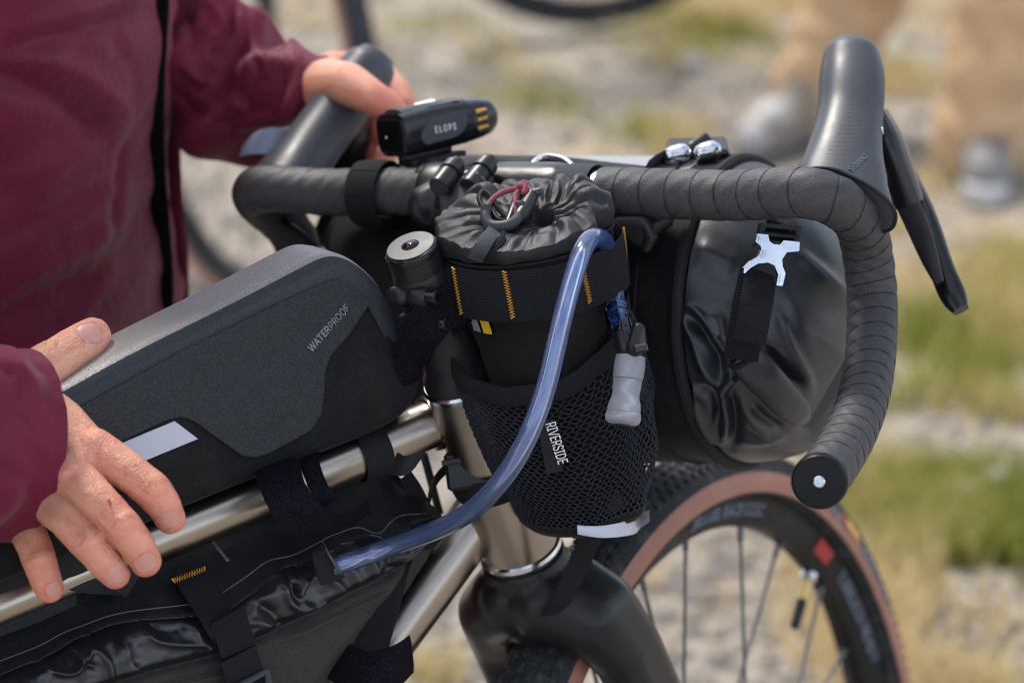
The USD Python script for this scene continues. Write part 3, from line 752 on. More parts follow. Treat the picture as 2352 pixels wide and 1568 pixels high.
# the rear of the bicycle, left of the picture
stt = A0 + bk * .53
obj('seat_tube', tube([bbp, stt + nrm(stt - bbp) * .02], .016, 24), 'titanium', bike)
obj('seat_post', tube([stt, stt + nrm(stt - bbp) * .17], .0136, 16), 'black_metal', bike)
rC = bbp - f2 * .425; rC = rC + u2 * ((.345 - rC[2]) / u2[2])
make_wheel(bike, rC, f2, l2, u2, R=.345, hw=.0235, nsp=24, knobs=False, pre='rear', big=False)
for s in (-1, 1):
    obj('chain_stay', tube([bbp + l2 * s * .035, rC + l2 * s * .070], .0095, 12), 'titanium', bike)
    obj('seat_stay', tube([stt - u2 * .03 + l2 * s * .014, rC + l2 * s * .070], .008, 12), 'titanium', bike)
sp_ = stt + nrm(stt - bbp) * .18
obj('saddle', melt([hull([sp_ + f2 * .13, sp_ - f2 * .02], [.014, .024]), hull([sp_ - f2 * .02, sp_ - f2 * .12 + l2 * .05, sp_ - f2 * .12 - l2 * .05], [.022, .02, .02])], .012, 8), 'black_plastic', bike)
obj('crankset', cat(tube([bbp - l2 * .07, bbp + l2 * .07], .012, 12), revolve(bbp - l2 * .045, l2, [(0, .03), (0, .085), (.003, .085), (.003, .03)], 32), tube([bbp - l2 * .07, bbp - l2 * .075 + f2 * .12 - u2 * .12], [.014, .010], 10), tube([bbp + l2 * .07, bbp + l2 * .075 - f2 * .12 + u2 * .12], [.014, .010], 10)), 'black_metal', bike)

# stem with its clamp, bolts and top cap
e_r = nrm(np.cross(ax1, pf1)) * -1.0                       # towards the camera's right: -l1
e_r = e_r if np.dot(e_r, R_) > 0 else -e_r
S0 = capt - ax1 * .0035
stem = obj('stem', melt([hull([S0 - ax1 * .052, S0 - ax1 * .020], [.0172, .0170], 32),
                         hull([S0 - ax1 * .050 + pf1 * .01, S0 - ax1 * .024 + pf1 * .01, barC - pf1 * .022], [.0145, .0145, .017], 24),
                         chain([barC - l1 * .022, barC + l1 * .022], [.0205, .0205], 24)], .004, 8), 'black_metal', bike, smooth=True)
capb = obj('stem_collar', revolve(S0 - ax1 * .058, ax1, [(0, .0150), (.0005, .0158), (.046, .0156), (.047, .0150)], 48), 'black_metal', bike)
obj('spacer', revolve(S0 - ax1 * .0125, ax1, [(0, .0150), (.0005, .0157), (.0095, .0157), (.0105, .0148)], 48), 'black_metal', bike)
tc = obj('top_cap', revolve(S0 - ax1 * .002, ax1, [(-.001, .0145), (-.0005, .0159), (.0024, .0161), (.0040, .0150), (.0042, .0146), (.0042, .0002)], 48), 'gloss_black', bike, smooth=40)
obj('cap_face', revolve(S0 + ax1 * .0021, ax1, [(0, .0060), (.0006, .0143), (.0010, .0140), (.0012, .0054), (.0002, .0050)], 48), 'cap_metal', tc, smooth=40)
obj('cap_bolt', revolve(S0 + ax1 * .0016, ax1, [(0, .0050), (.001, .0050), (.0028, .0036), (.0034, .0012), (.0030, .0004)], 32), 'gloss_black', tc, smooth=True)
bkd = -pf1                                                 # the clamp's slot faces the rider
def clamp_at(h):
    o = S0 - ax1 * h + bkd * .0155
    obj('clamp_lug', melt([chain([o + l1 * .006, o + l1 * .0105], [.0066, .0060], 20)], .002, 3), 'black_metal', stem, smooth=True)
    obj('clamp_lug', melt([chain([o - l1 * .0075, o - l1 * .004], [.0066, .0066], 20)], .002, 3), 'black_metal', stem, smooth=True)
    b = obj('clamp_bolt', revolve(o - l1 * .010, -l1, [(0, .0046), (.0008, .0050), (.0072, .0047), (.0080, .0042), (.0080, .0026), (.0060, .0022), (.0060, .0003)], 24), 'gloss_black', stem, smooth=40)
clamp_at(.022); clamp_at(.041)
tq = S0 - ax1 * .0195
def wrap_text(text, h, o, ax, rad, ang0, ref, m, parent, name='lettering', bold=False, squeeze=1.0):
    """Lettering round a cylinder (axis ax through o), starting at angle ang0 from ref, read upright along ax."""
    t = meshkit.text_mesh(text, h, .0003, bold); v = np.array(t.vertices); v[:, 0] *= squeeze
    ax = nrm(ax); e1 = nrm(ref - ax * np.dot(ref, ax)); e2 = np.cross(ax, e1)
    th = ang0 + v[:, 0] / rad
    q = o + ax * v[:, 1:2] + (rad + v[:, 2:3]) * (np.cos(th)[:, None] * e1 + np.sin(th)[:, None] * e2)
    return obj(name, trimesh.Trimesh(q, t.faces, process=False), m, parent, smooth=False)
wrap_text('5-6Nm', .0026, S0 - ax1 * .0185, ax1, .0159, .50, -F_, 'print_white', capb)

# handlebar: bare middle, taped sides, plugs
H_N, H_F = barC - l1 * .078, barC + l1 * .085
obj('handlebar', tube([barC - l1 * .2, barC - l1 * .105, barC - l1 * .07, barC + l1 * .07, barC + l1 * .11, barC + l1 * .2], [.0128, .0128, .0152, .0152, .0128, .0128], 32, 40), 'polished_metal', bike)
near = [(1385, 441, 1.868), (1560, 446, 1.845), (1740, 447, 1.818), (1880, 448, 1.798), (1952, 484, 1.812), (1988, 556, 1.840), (2001, 650, 1.850), (2003, 755, 1.840), (1994, 860, 1.816), (1971, 952, 1.783), (1933, 1032, 1.748), (1884, 1103, 1.712)]
nearp = PP(near)
mirror = lambda q: q - 2 * l1 * ((np.asarray(q) - barC) @ l1)[..., None] if np.ndim(q) > 1 else q - 2 * l1 * np.dot(q - barC, l1)
def wrapped(pts):
    q = spl(pts, 900)
    L = np.r_[0, np.cumsum(np.linalg.norm(np.diff(q, axis=0), axis=1))][-1]
    def lobe(s, th):
        ph = turn(s + .0035 * np.cos(th - 1.0))
        k = ph - np.floor(ph)
        step = np.where(k < .06, (k / .06) ** .5, 1 - .34 * (k - .06) / .94)       # each turn laps over the one before it
        bulge = .0003 * np.sin(np.pi * np.clip(k, 0, 1))
        return .0007 * step + bulge - .0007 + .0002 * np.sin(7 * th + 500 * s)
    return uvtube(q, .0149, 44, None, up=u1, lobe=lobe)
def turn(s):
    return np.interp(s, [0, .155, .19, .7], [0, 9.3, 11.6, 11.6 + .51 / .0122])
def seams(pts):
    q = spl(pts, 2600); L = np.r_[0, np.cumsum(np.linalg.norm(np.diff(q, axis=0), axis=1))]
    T, N, B = frames(q, u1)
    ss = np.linspace(0, L[-1], 2600); out_ = []
    n_t = int(turn(L[-1])); tt_ = np.interp(np.arange(n_t), turn(ss), ss)
    th = np.linspace(0, 2 * np.pi, 40, endpoint=False)
    for s in tt_[1:]:
        si = np.clip(s - .0035 * np.cos(th - 1.0), 0, L[-1]); k = np.clip(np.searchsorted(L, si), 0, len(L) - 1)
        out_.append(tube(q[k] + .0149 * (np.cos(th)[:, None] * N[k] + np.sin(th)[:, None] * B[k]), .00018, 5, closed=True))
    return cat(*out_)
tape = wrapped(nearp)
bt_ = obj('bar_tape', tape, 'bar_tape', bike, label='bar tape wound on the near side of the bars')
obj('tape_seam', seams(nearp), 'tape_seam', bt_, kind='stuff')
farp = mirror(nearp)
obj('bar_tape', wrapped(farp), 'bar_tape', bike, label='bar tape wound on the far side of the bars')
# dark seams where the tape laps (thin grooves are in the tape's own shape); bar end plugs
for side, q in ((0, nearp), (1, farp)):
    d = nrm(q[-1] - q[-2]); e = q[-1]
    if side == 0: d = nrm(P(1874, 1114, 1.688) - e)
    pl = obj('bar_end_plug', revolve(e - d * .002, d, [(0, .0150), (.003, .0158), (.0062, .0156), (.0082, .0142), (.0086, .0130), (.0088, .0040), (.0078, .0036), (.0078, .0002)], 40), 'plug_black', bike)
    obj('plug_bolt', revolve(e + d * .0052, d, [(0, .0034), (.0018, .0034), (.0024, .0026), (.0024, .0014), (.0012, .0012), (.0012, .0002)], 24), 'polished_metal', pl)

# brake hoods and levers (the far one mirrors the near one)
def hood_and_lever(mir):
    T = mirror if mir else (lambda q: np.asarray(q))
    rows = [  # centre u, v, depth, half width across, half depth
        (1935, 452, 1.818, .0285, .0185), (1934, 420, 1.826, .0270, .0190), (1937, 378, 1.836, .0242, .0190), (1944, 325, 1.848, .0212, .0185), (1952, 265, 1.862, .0198, .0185), (1956, 215, 1.872, .0198, .0190), (1956, 172, 1.882, .0193, .0190), (1954, 142, 1.888, .0177, .0178), (1952, 122, 1.892, .0151, .0155), (1951, 108, 1.8945, .0116, .0120), (1950, 100, 1.896, .0078, .0080), (1950, 97, 1.8965, .0030, .0030)]
    q = np.array([list(P(u, v, d)) + [a, b] for u, v, d, a, b in rows])
    q = spl(q, 44)
    c, ha, hb = q[:, :3], q[:, 3], q[:, 4]
    Tn = np.gradient(c, axis=0); Tn /= np.linalg.norm(Tn, axis=1)[:, None]
    Tn[:6] = nrm(P(1945, 330, 1.848) - P(1905, 470, 1.812)); 
    sx = nrm(R_ + .1 * F_); th = np.linspace(0, 2 * np.pi, 40, endpoint=False)
    rings = []
    for i in range(len(c)):
        s = nrm(sx - Tn[i] * np.dot(sx, Tn[i])); n = np.cross(Tn[i], s)
        k = (np.abs(np.cos(th)) ** 2.4 + np.abs(np.sin(th)) ** 2.4) ** (-1 / 2.4)
        rings.append(c[i] + ha[i] * (k * np.cos(th))[:, None] * s + hb[i] * (k * np.sin(th))[:, None] * n)
    rings = np.array(rings)
    # the skirt's edge slants: it hugs the tape further down on the outer side
    out = (rings[0] - c[0]) @ sx / ha[0]
    for i in range(7):
        w = (1 - i / 7) ** 1.3
        rings[i] += (np.maximum(out, -.2)[:, None] * .010 * w) * nrm(P(2000, 480, 1.82) - P(1960, 380, 1.835))
    m = loft(T(rings.reshape(-1, 3)).reshape(rings.shape))
    h = obj('brake_hood', m, 'rubber_hood', bike, smooth=60, label='far brake hood, held by the left hand' if mir else 'near brake hood with ribbed side')
    # raised rim of the skirt
    obj('skirt_edge', tube(np.vstack([rings[0] if not mir else T(rings[0])]), .0011, 8, closed=True), 'black_plastic', h)
    # ribs of the grip patch and the lever
    if not mir:
        mm = trimesh.Trimesh(m.vertices, m.faces, process=False)
        lines = []
        def cast(u, v):
            o = CAM; d = nrm(P(u, v, 1.0) - CAM)
            loc, _, tri = mm.ray.intersects_location([o], [d], multiple_hits=False)
            return (loc[0], mm.face_normals[tri[0]]) if len(loc) else None
        ribs = []
        for k in range(17):
            v = 196 + k * 9.5
            cx = np.interp(v, [190, 230, 290, 350], [1962, 1970, 1975, 1935]); wd = np.interp(v, [190, 215, 250, 290, 320, 350], [4, 16, 32, 46, 44, 40])
            pts = [cast(cx - wd + 2 * wd * j / 7, v + 6 * math.sin(j / 7 * 3.1) - (j - 3.5) * 1.4) for j in range(8)]
            if all(p is not None for p in pts): ribs.append(tube([p[0] - p[1] * .00010 for p in pts], .00018, 6, 16))
        if ribs: obj('grip_rib', cat(*ribs), 'rubber_hood', h, kind='stuff')
        a, b = cast(1957, 396), cast(1992, 362)
        if a is not None and b is not None:
            ex = nrm(b[0] - a[0]); n = nrm(a[1] + b[1]); n = n if np.dot(n, F_) < 0 else -n; n = nrm(n - ex * np.dot(n, ex))
            obj('lettering', text_on('SHIMANO', .0036, a[0] + n * .0001, ex, np.cross(n, ex), n, .0005, False, .74), 'decal_grey', h, smooth=False)
        bu = cast(2026, 300)
        if bu is not None: obj('pivot_pin', revolve(bu[0] - bu[1] * .0004, bu[1], [(0, .0026), (.0008, .0026), (.0013, .0018), (.0013, .0002)], 20), 'polished_metal', h)
        bu = cast(2034, 315)
    # lever: a channel section, bracket at the top, blade below
    body = [(2014, 258, 1.890, .0050, .013), (2034, 322, 1.889, .0080, .014), (2056, 392, 1.890, .0086, .012), (2083, 470, 1.892, .0085, .0095)]
    b1 = np.array([list(P(*r[:3])) + [r[3], r[4]] for r in body])
    blade = [(2034, 296, 1.896, .0045, .008), (2076, 390, 1.902, .0058, .0085), (2112, 480, 1.901, .0082, .0080), (2142, 565, 1.893, .0085, .0068), (2172, 640, 1.884, .0078, .0060), (2196, 692, 1.877, .0072, .0055), (2207, 712, 1.874, .0050, .0042)]
    b2 = np.array([list(P(*r[:3])) + [r[3], r[4]] for r in blade])
    def strip(q, n, sq=3.0):
        q = spl(q, n); c = q[:, :3]; Tn = np.gradient(c, axis=0); Tn /= np.linalg.norm(Tn, axis=1)[:, None]
        th = np.linspace(0, 2 * np.pi, 24, endpoint=False); k = (np.abs(np.cos(th)) ** sq + np.abs(np.sin(th)) ** sq) ** (-1 / sq)
        R = []
        for i in range(n):
            s = nrm(R_ - .35 * F_ - Tn[i] * np.dot(R_ - .35 * F_, Tn[i])); nn = np.cross(Tn[i], s)
            R.append(c[i] + q[i, 3] * (k * np.cos(th))[:, None] * s + q[i, 4] * (k * np.sin(th))[:, None] * nn)
        R = np.array(R)
        return loft(T(R.reshape(-1, 3)).reshape(R.shape))
    b2[:, 3] *= 1.02; b1[:, 3] *= 1.25
    lv = obj('brake_lever', strip(b2, 40), 'gloss_black', bike, smooth=50, label='far brake lever' if mir else 'near black brake lever blade, pointing down')
    obj('lever_bracket', strip(b1, 24), 'gloss_black', lv, smooth=50)
    sh = [(2084, 468, 1.886, .0072, .003), (2108, 520, 1.884, .0070, .003), (2138, 600, 1.877, .0052, .003), (2158, 650, 1.872, .0030, .002)]
    obj('shift_paddle', strip(np.array([list(P(*r[:3])) + [r[3], r[4]] for r in sh]), 20), 'black_plastic', lv, smooth=50)
hood_and_lever(False)
hood_and_lever(True)

# faceplate bolts of the accessory mount beside the stem, with the clamp of the light
fp = obj('faceplate', melt([hull([P(1030, 455, 1.885), P(1100, 425, 1.885), P(1040, 520, 1.872)], [.011, .010, .010]), hull([P(985, 470, 1.89), P(1030, 440, 1.89)], [.013, .012])], .004, 6), 'black_plastic', bike, smooth=True)
for (a, b) in (((1052, 372), (1008, 432)), ((1128, 366), (1078, 432))):
    pa, pb = P(a[0], a[1], 1.89), P(b[0], b[1], 1.872)
    d = nrm(pa - pb); Lh = np.linalg.norm(pa - pb)
    q = obj('barrel_bolt', revolve(pb, d, [(0, .0062), (.001, .0070), (Lh * .48, .0070), (Lh * .50, .0058), (Lh * .56, .0058), (Lh * .58, .0072), (Lh * .82, .0070), (Lh * .84, .0052), (Lh * .99, .0046), (Lh, .0036)], 28), 'black_metal', bike, smooth=40)
    if a[0] > 1100:
        wrap_text('5-6Nm', .0024, pb + d * .006, np.cross(d, nrm(np.cross(d, F_))) * 0 + d, .0071, -.35, -F_, 'print_soft', q)

# black wide cable and hose bundle at the head
obj('brake_hose', tube(PP([(640, 500, 2.02), (720, 560, 2.0), (800, 640, 1.97), (880, 790, 1.95), (960, 1000, 1.93), (1010, 1180, 1.93)]), .0026, 10, 40), 'black_plastic', bike)
obj('brake_hose', tube(PP([(1480, 500, 1.86), (1440, 600, 1.9), (1300, 800, 1.95), (1160, 1050, 1.95), (1100, 1250, 1.94)]), .0026, 10, 40), 'black_plastic', bike)
# ------------------------------------------------------------------ bag on the top tube
def st_of(u, v, w):
    p = on_plane(u, v, A0 + r2 * w, r2) - A0
    return np.array([np.dot(p, bk), np.dot(p, tn)])
def fp(s, t, w):
    return A0 + bk * s + tn * t + r2 * w
W0, RR = .0265, .011
ttb = thing('top_tube_bag', 'dark grey bag strapped on top of the titanium top tube, under the right hand', 'bag')
out = [(-110, 1022), (60, 935), (250, 838), (450, 736), (620, 650), (716, 600), (760, 584), (800, 590), (850, 622), (880, 655), (912, 712), (945, 780), (968, 845), (973, 892), (960, 930), (925, 968), (860, 1002), (740, 1050), (560, 1120), (360, 1203), (150, 1290), (-40, 1368), (-110, 1385), (-150, 1320), (-150, 1150), (-135, 1060)]
o2 = np.array([st_of(u, v, W0) for u, v in out])
o2 = smooth_poly(o2, 260)
tan_ = np.roll(o2, -1, 0) - np.roll(o2, 1, 0); tan_ /= np.linalg.norm(tan_, axis=1)[:, None]
nin = np.stack([-tan_[:, 1], tan_[:, 0]], 1)
if Polygon(o2).exterior.is_ccw is False: nin = -nin
def bag_ring(w, off=0.0, idx=slice(None)):
    a = abs(w); ins = RR - math.sqrt(max(RR * RR - max(a - (W0 - RR), 0) ** 2, 0)) - off
    q = o2[idx] + nin[idx] * ins
    return fp(q[:, :1], q[:, 1:2], w)
ws = [-W0] + [-(W0 - RR) - RR * math.sin(a) for a in np.radians([72, 55, 38, 20])] + [-.012, 0, .012] + [(W0 - RR) + RR * math.sin(a) for a in np.radians([0, 20, 38, 55, 72])] + [W0]
rings = [bag_ring(w) for w in ws]
# the near and far faces swell slightly
c2 = o2.mean(0)
def face_cap(sgn):
    R = []
    base = o2 + nin * RR
    for k in (.0, .25, .5, .75, .93, 1.0):
        q = base * (1 - k) + (np.stack([base[:, 0], np.interp(base[:, 0], np.sort(base[:, 0]), np.full(len(base), c2[1]))], 1)) * k
        R.append(fp(q[:, :1], q[:, 1:2], sgn * (W0 + .0012 * (1 - (1 - k) ** 2))))
    return R
n_ = [r for r in face_cap(-1)[::-1]] + rings + face_cap(1)
# top (light cloth) and sides (black cloth) share the shell: cut by where the outline's normal points up
shell = np.array(n_); nr, mm_ = shell.shape[0], shell.shape[1]
f4 = grid_faces(nr, mm_); vv = shell.reshape(-1, 3)
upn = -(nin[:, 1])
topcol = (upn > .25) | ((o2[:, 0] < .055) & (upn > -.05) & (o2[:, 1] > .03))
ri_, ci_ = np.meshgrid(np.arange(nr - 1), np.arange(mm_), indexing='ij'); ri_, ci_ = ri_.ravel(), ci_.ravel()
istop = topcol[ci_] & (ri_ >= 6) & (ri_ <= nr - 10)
def sub(fmask):
    f = f4[fmask]; tri = np.vstack([f[:, [0, 1, 2]], f[:, [0, 2, 3]]])
    return trimesh.Trimesh(vv, tri, process=False)
whole = sub(np.ones(len(f4), bool)); flip = whole.volume < 0
def fixed(t):
    if flip: t.invert()
    t.remove_unreferenced_vertices(); return t
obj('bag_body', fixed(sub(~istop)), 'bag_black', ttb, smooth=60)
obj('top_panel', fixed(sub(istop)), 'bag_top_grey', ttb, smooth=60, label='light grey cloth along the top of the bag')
# welt along the upper edge of the near face
order = np.where(topcol)[0]
brk = np.where(np.diff(order) > 1)[0]
if len(brk): order = np.r_[order[brk[0] + 1:], order[:brk[0] + 1]]
rows = []
for ang, ex in ((38, 0), (55, 0), (72, 0), (88, 0), (90, .0045)):
    w = (W0 - RR) + RR * math.sin(math.radians(ang)); ins = RR - RR * math.cos(math.radians(ang)) + ex
    q = o2[order] + nin[order] * (ins - .0007 * math.cos(math.radians(ang))); rows.append(fp(q[:, :1], q[:, 1:2], w + .0008 * math.sin(math.radians(ang)) + (.0004 if ex else 0)))
rows = np.array(rows)
obj('edge_welt', (rows.reshape(-1, 3), grid_faces(rows.shape[0], rows.shape[1], False)), 'welt_grey', ttb, smooth=True)
obj('welt_stitch', tube(rows[-1] + r2 * .0004, .00045, 6), 'bag_black', ttb)
FACE = W0 + .0014
def face_piece(name, pts, depth, m, lift=0.0, bevel=.0004, parent=ttb, smooth_n=0, w=FACE, **k):
    q = np.array([st_of(u, v, w) for u, v in pts])
    if smooth_n: q = smooth_poly(q, smooth_n)
    return obj(name, prism(q, A0 + r2 * (w + lift), bk, tn, r2, depth, bevel), m, parent, smooth=30, **k)
pan = [(-140, 1100), (178, 936), (427, 799), (640, 694), (752, 644), (779, 640), (813, 662), (850, 692), (803, 763), (756, 818), (744, 852), (743, 893), (736, 952), (711, 988), (660, 1016), (615, 1040), (585, 1049), (554, 1045), (499, 1006), (444, 966), (427, 959), (410, 957), (376, 965), (290, 1006), (150, 1066), (-140, 1190)]
panel = face_piece('side_panel', pan, .0016, 'bag_grey', label='dark blue grey panel on the near side')
emb = [(520, 905), (560, 865), (620, 832), (668, 830), (696, 858), (694, 905), (672, 950), (620, 985), (575, 995), (540, 972)]
eq = smooth_poly(np.array([st_of(u, v, FACE) for u, v in emb]), 60); ec = eq.mean(0)
dome_ = [fp(*(ec + (eq - ec) * k).T[:, :, None], FACE + .0014 + z) for k, z in ((1.0, 0), (.94, .0001), (.86, .0004), (.76, .0008), (.66, .0010), (.56, .0010), (.46, .0008), (.36, .0005), (.2, .0004), (.01, .0004))]
obj('embossed_badge', loft(np.array(dome_)), 'bag_grey', ttb, smooth=True)
face_piece('reflective_patch', [(190, 1055), (273, 1019), (400, 966), (454, 1007), (342, 1053), (285, 1077), (230, 1100)], .0006, 'reflective', lift=.0002, bevel=.0002, label='pale silver reflective patch')
# lettering
a_, b_ = on_plane(713, 808, A0 + r2 * FACE, r2), on_plane(801, 708, A0 + r2 * FACE, r2)
ex = nrm(b_ - a_); ey = np.cross(r2, ex); Lw = np.linalg.norm(b_ - a_)
t1 = meshkit.text_mesh('WATER', .0045, .0003, True); w1_ = t1.vertices[:, 0].max()
t2 = meshkit.text_mesh('PROOF', .0045, .0003, False); w2_ = t2.vertices[:, 0].max()
k_ = Lw / (w1_ + w2_ + .0006)
obj('lettering', text_on('WATER', .0045, a_ + r2 * .0016, ex, ey, r2, .0003, True, k_), 'print_soft', ttb, smooth=False)
obj('lettering', text_on('PROOF', .0045, a_ + r2 * .0016 + ex * (w1_ + .0006) * k_, ex, ey, r2, .0003, False, k_), 'print_soft', ttb, smooth=False)
# straps round the top tube
def round_tube(s, w, a0, a1, m, name, parent=ttb, extra=None, rad=TT_R + .0018, t=.0016, skew=0.0):
    th = np.radians(np.linspace(a0, a1, 26))
    pts = [fp(s + skew * k / 26, 0, 0) + rad * (math.sin(a) * tn + math.cos(a) * r2) for k, a in enumerate(th)]
    if extra is not None: pts += list(extra)
    return obj(name, ribbon(np.array(pts), bk, w, t, n=80), m, parent, smooth=True)
s1 = st_of(868, 1040, TT_R)[0]
round_tube(s1, .0185, 120, -150, 'label_black', 'front_strap')
obj('strap_tail', ribbon(PP([(905, 1062, 1.800), (925, 1068, 1.795), (950, 1056, 1.795), (975, 1038, 1.80)]), nrm(P(890, 1108, 1.79) - P(905, 1050, 1.79)), np.array([.013, .012, .0075, .003]), .0014, n=24), 'label_black', ttb)
s2 = st_of(656, 1118, TT_R)[0]
velc = fp(s2, 0, 0)
obj('velcro_strap', ribbon(PP([(640, 1060, 1.785), (640, 1088, 1.772), (655, 1130, 1.762), (680, 1172, 1.764), (716, 1200, 1.772), (764, 1207, 1.784), (812, 1190, 1.795), (846, 1162, 1.80)]), np.array([bk, bk, bk, nrm(bk - .3 * tn), nrm(bk * .6 - .6 * tn - .5 * r2), nrm(bk * .2 - .6 * tn - .7 * r2), nrm(-.6 * tn - .7 * r2), nrm(-.7 * tn - .6 * r2)]), np.array([.026, .026, .026, .026, .024, .022, .021, .019]), .0022, n=70), 'velcro', ttb)
obj('velcro_strap', ribbon(PP([(712, 1045, 1.80), (720, 1090, 1.776), (738, 1130, 1.772), (756, 1155, 1.782)]), bk, .011, .002, n=30), 'velcro', ttb)
# strap that holds the front of the bag to the steerer
obj('steerer_strap', ribbon(PP([(945, 880, 1.82), (950, 800, 1.80), (985, 740, 1.788), (1030, 705, 1.79), (1075, 690, 1.80), (1110, 690, 1.82)]), np.array([nrm(P(940, 830, 1.80) - P(980, 810, 1.81)), nrm(P(925, 800, 1.80) - P(1000, 860, 1.81)), nrm(P(960, 700, 1.79) - P(1010, 790, 1.80)), nrm(P(1020, 660, 1.79) - P(1050, 760, 1.8)), nrm(P(1065, 650, 1.8) - P(1085, 740, 1.8)), nrm(P(1105, 650, 1.82) - P(1115, 740, 1.82))]), np.array([.012, .022, .026, .026, .025, .025]), .0022, n=60), 'velcro', ttb)
obj('seam_piping', tube(PP([(858, 690, 1.828), (880, 716, 1.832), (905, 752, 1.836), (925, 795, 1.838), (938, 830, 1.838)]), .0011, 8, 30), 'seam_edge', ttb)

# ------------------------------------------------------------------ frame bag under the top tube
fbag = thing('frame_bag', 'black roll-top frame bag hanging under the titanium top tube', 'bag')
topc = spl(np.array([(-140, 1456, 0), (60, 1385, 0), (200, 1335, 0), (350, 1275, 0), (600, 1190, 0), (800, 1112, 0), (880, 1086, 0), (925, 1092, 0)], float), 380)[:, :2]
rigc = spl(np.array([(925, 1092, 0), (965, 1135, 0), (999, 1182, 0), (962, 1265, 0), (905, 1345, 0), (800, 1465, 0), (700, 1585, 0), (540, 1790, 0)], float), 230)[:, :2]
botc = np.linspace((-140, 1790), (540, 1790), 380); lefc = np.linspace((-140, 1456), (-140, 1790), 230)
NA, NB = 380, 230
aa, bb = np.linspace(0, 1, NA)[:, None, None], np.linspace(0, 1, NB)[None, :, None]
G = (1 - bb) * topc[:, None] + bb * botc[:, None] + (1 - aa) * lefc[None] + aa * rigc[None] - ((1 - aa) * (1 - bb) * topc[0] + aa * (1 - bb) * topc[-1] + (1 - aa) * bb * botc[0] + aa * bb * botc[-1])
uvp = G.reshape(-1, 2)
def dist_line(q, line):
    line = np.asarray(line, float); best = np.full(len(q), 1e9); sgn = np.zeros(len(q)); along = np.zeros(len(q)); acc = 0
    for a, b in zip(line[:-1], line[1:]):
        d = b - a; L = np.linalg.norm(d); t = np.clip(((q - a) @ d) / L ** 2, 0, 1); c = a + t[:, None] * d
        e = q - c; r = np.hypot(*e.T); m = r < best
        best[m] = r[m]; sgn[m] = np.sign(d[0] * e[m, 1] - d[1] * e[m, 0]); along[m] = acc + t[m] * L; acc += L
    return best, sgn, along
def sline(pts, n=60):
    return spl(np.c_[np.array(pts, float), np.zeros(len(pts))], n)[:, :2]
seam = sline([(-140, 1575), (0, 1517), (60, 1494), (102, 1476), (150, 1450), (191, 1435), (230, 1420), (273, 1408), (330, 1399), (376, 1394), (434, 1387), (485, 1375), (526, 1350), (581, 1312), (615, 1288), (640, 1281), (666, 1276), (700, 1262), (735, 1243), (760, 1230), (795, 1217), (825, 1211), (848, 1219), (866, 1225), (885, 1212), (910, 1188), (950, 1180), (999, 1180)], 200)
lowl = sline([(-140, 1665), (0, 1616), (120, 1577), (239, 1534), (350, 1502), (461, 1473), (530, 1448), (581, 1425), (684, 1374), (796, 1320), (880, 1277), (975, 1225)], 120)
dS, sS, aS = dist_line(uvp, seam); dL, sL, _ = dist_line(uvp, lowl)
below_seam, below_low = sS > 0, sL > 0
bflat = np.broadcast_to(bb[..., 0], (NA, NB)).ravel()
dT, sT, _ = dist_line(uvp, topc[::6]); dR, _, _ = dist_line(uvp, rigc[::4])
sm = lambda x: np.clip(x, 0, 1) ** 2 * (3 - 2 * np.clip(x, 0, 1))
h = .002 + .021 * sm(dT / 150) + .006 * sm(dT / 400) - .012 * (1 - sm(dR / 60))
gus = below_seam & ~below_low
prof = np.where(gus, np.minimum(dS, dL), 0)
h = h + np.where(gus, -.003 * np.exp(-(dS / 7) ** 2) + .006 * sm(prof / 26), 0) + np.where(below_low, -.003 * np.exp(-(dL / 12) ** 2), 0) + np.where(~below_seam, .0016 * np.exp(-(dS / 16) ** 2), 0)
RIDGE = [  # folds: line, height, width
    ([(532, 1352), (575, 1330), (604, 1300), (618, 1290)], .005, 9), ([(604, 1300), (606, 1335), (622, 1362), (665, 1378)], .0055, 10), ([(640, 1290), (652, 1302), (640, 1322), (634, 1345), (650, 1362), (700, 1360)], .005, 8), ([(660, 1290), (700, 1300), (735, 1330), (742, 1345)], .004, 12), ([(545, 1362), (580, 1385), (600, 1412)], -.004, 12), ([(625, 1310), (622, 1335), (640, 1352)], -.005, 7), ([(735, 1250), (760, 1290), (785, 1322)], .003, 14),
    ([(60, 1498), (110, 1512), (140, 1497), (168, 1455), (180, 1440)], .0055, 9), ([(168, 1455), (195, 1480), (205, 1525)], .005, 8), ([(130, 1470), (150, 1492), (176, 1500)], -.004, 9), ([(285, 1412), (300, 1432), (350, 1446), (420, 1448)], .005, 10), ([(300, 1412), (320, 1420), (380, 1415)], -.004, 9), ([(240, 1440), (250, 1490), (275, 1515)], .0035, 14), ([(400, 1410), (410, 1440), (440, 1465)], .0045, 10), ([(0, 1540), (60, 1560), (120, 1550)], .004, 14), ([(-60, 1560), (0, 1580), (80, 1580)], .0035, 12), ([(500, 1400), (560, 1405), (580, 1420)], .003, 12),
    ([(560, 1290), (620, 1262), (700, 1250)], .002, 22), ([(780, 1225), (800, 1262), (815, 1300)], .004, 12), ([(866, 1225), (880, 1262)], .003, 14), ([(905, 1190), (900, 1240)], .005, 12), ([(850, 1219), (845, 1262), (850, 1290)], -.005, 13), ([(370, 1330), (300, 1400)], .002, 20), ([(215, 1400), (260, 1345)], .0015, 30),
    ([(60, 1620), (200, 1582), (420, 1530), (520, 1510)], .003, 13), ([(0, 1690), (200, 1640), (450, 1575)], .004, 16), ([(100, 1720), (300, 1668), (470, 1625)], .003, 14), ([(592, 1448), (700, 1402), (860, 1330)], .0022, 9), ([(600, 1470), (720, 1420), (860, 1360)], -.0012, 10)]
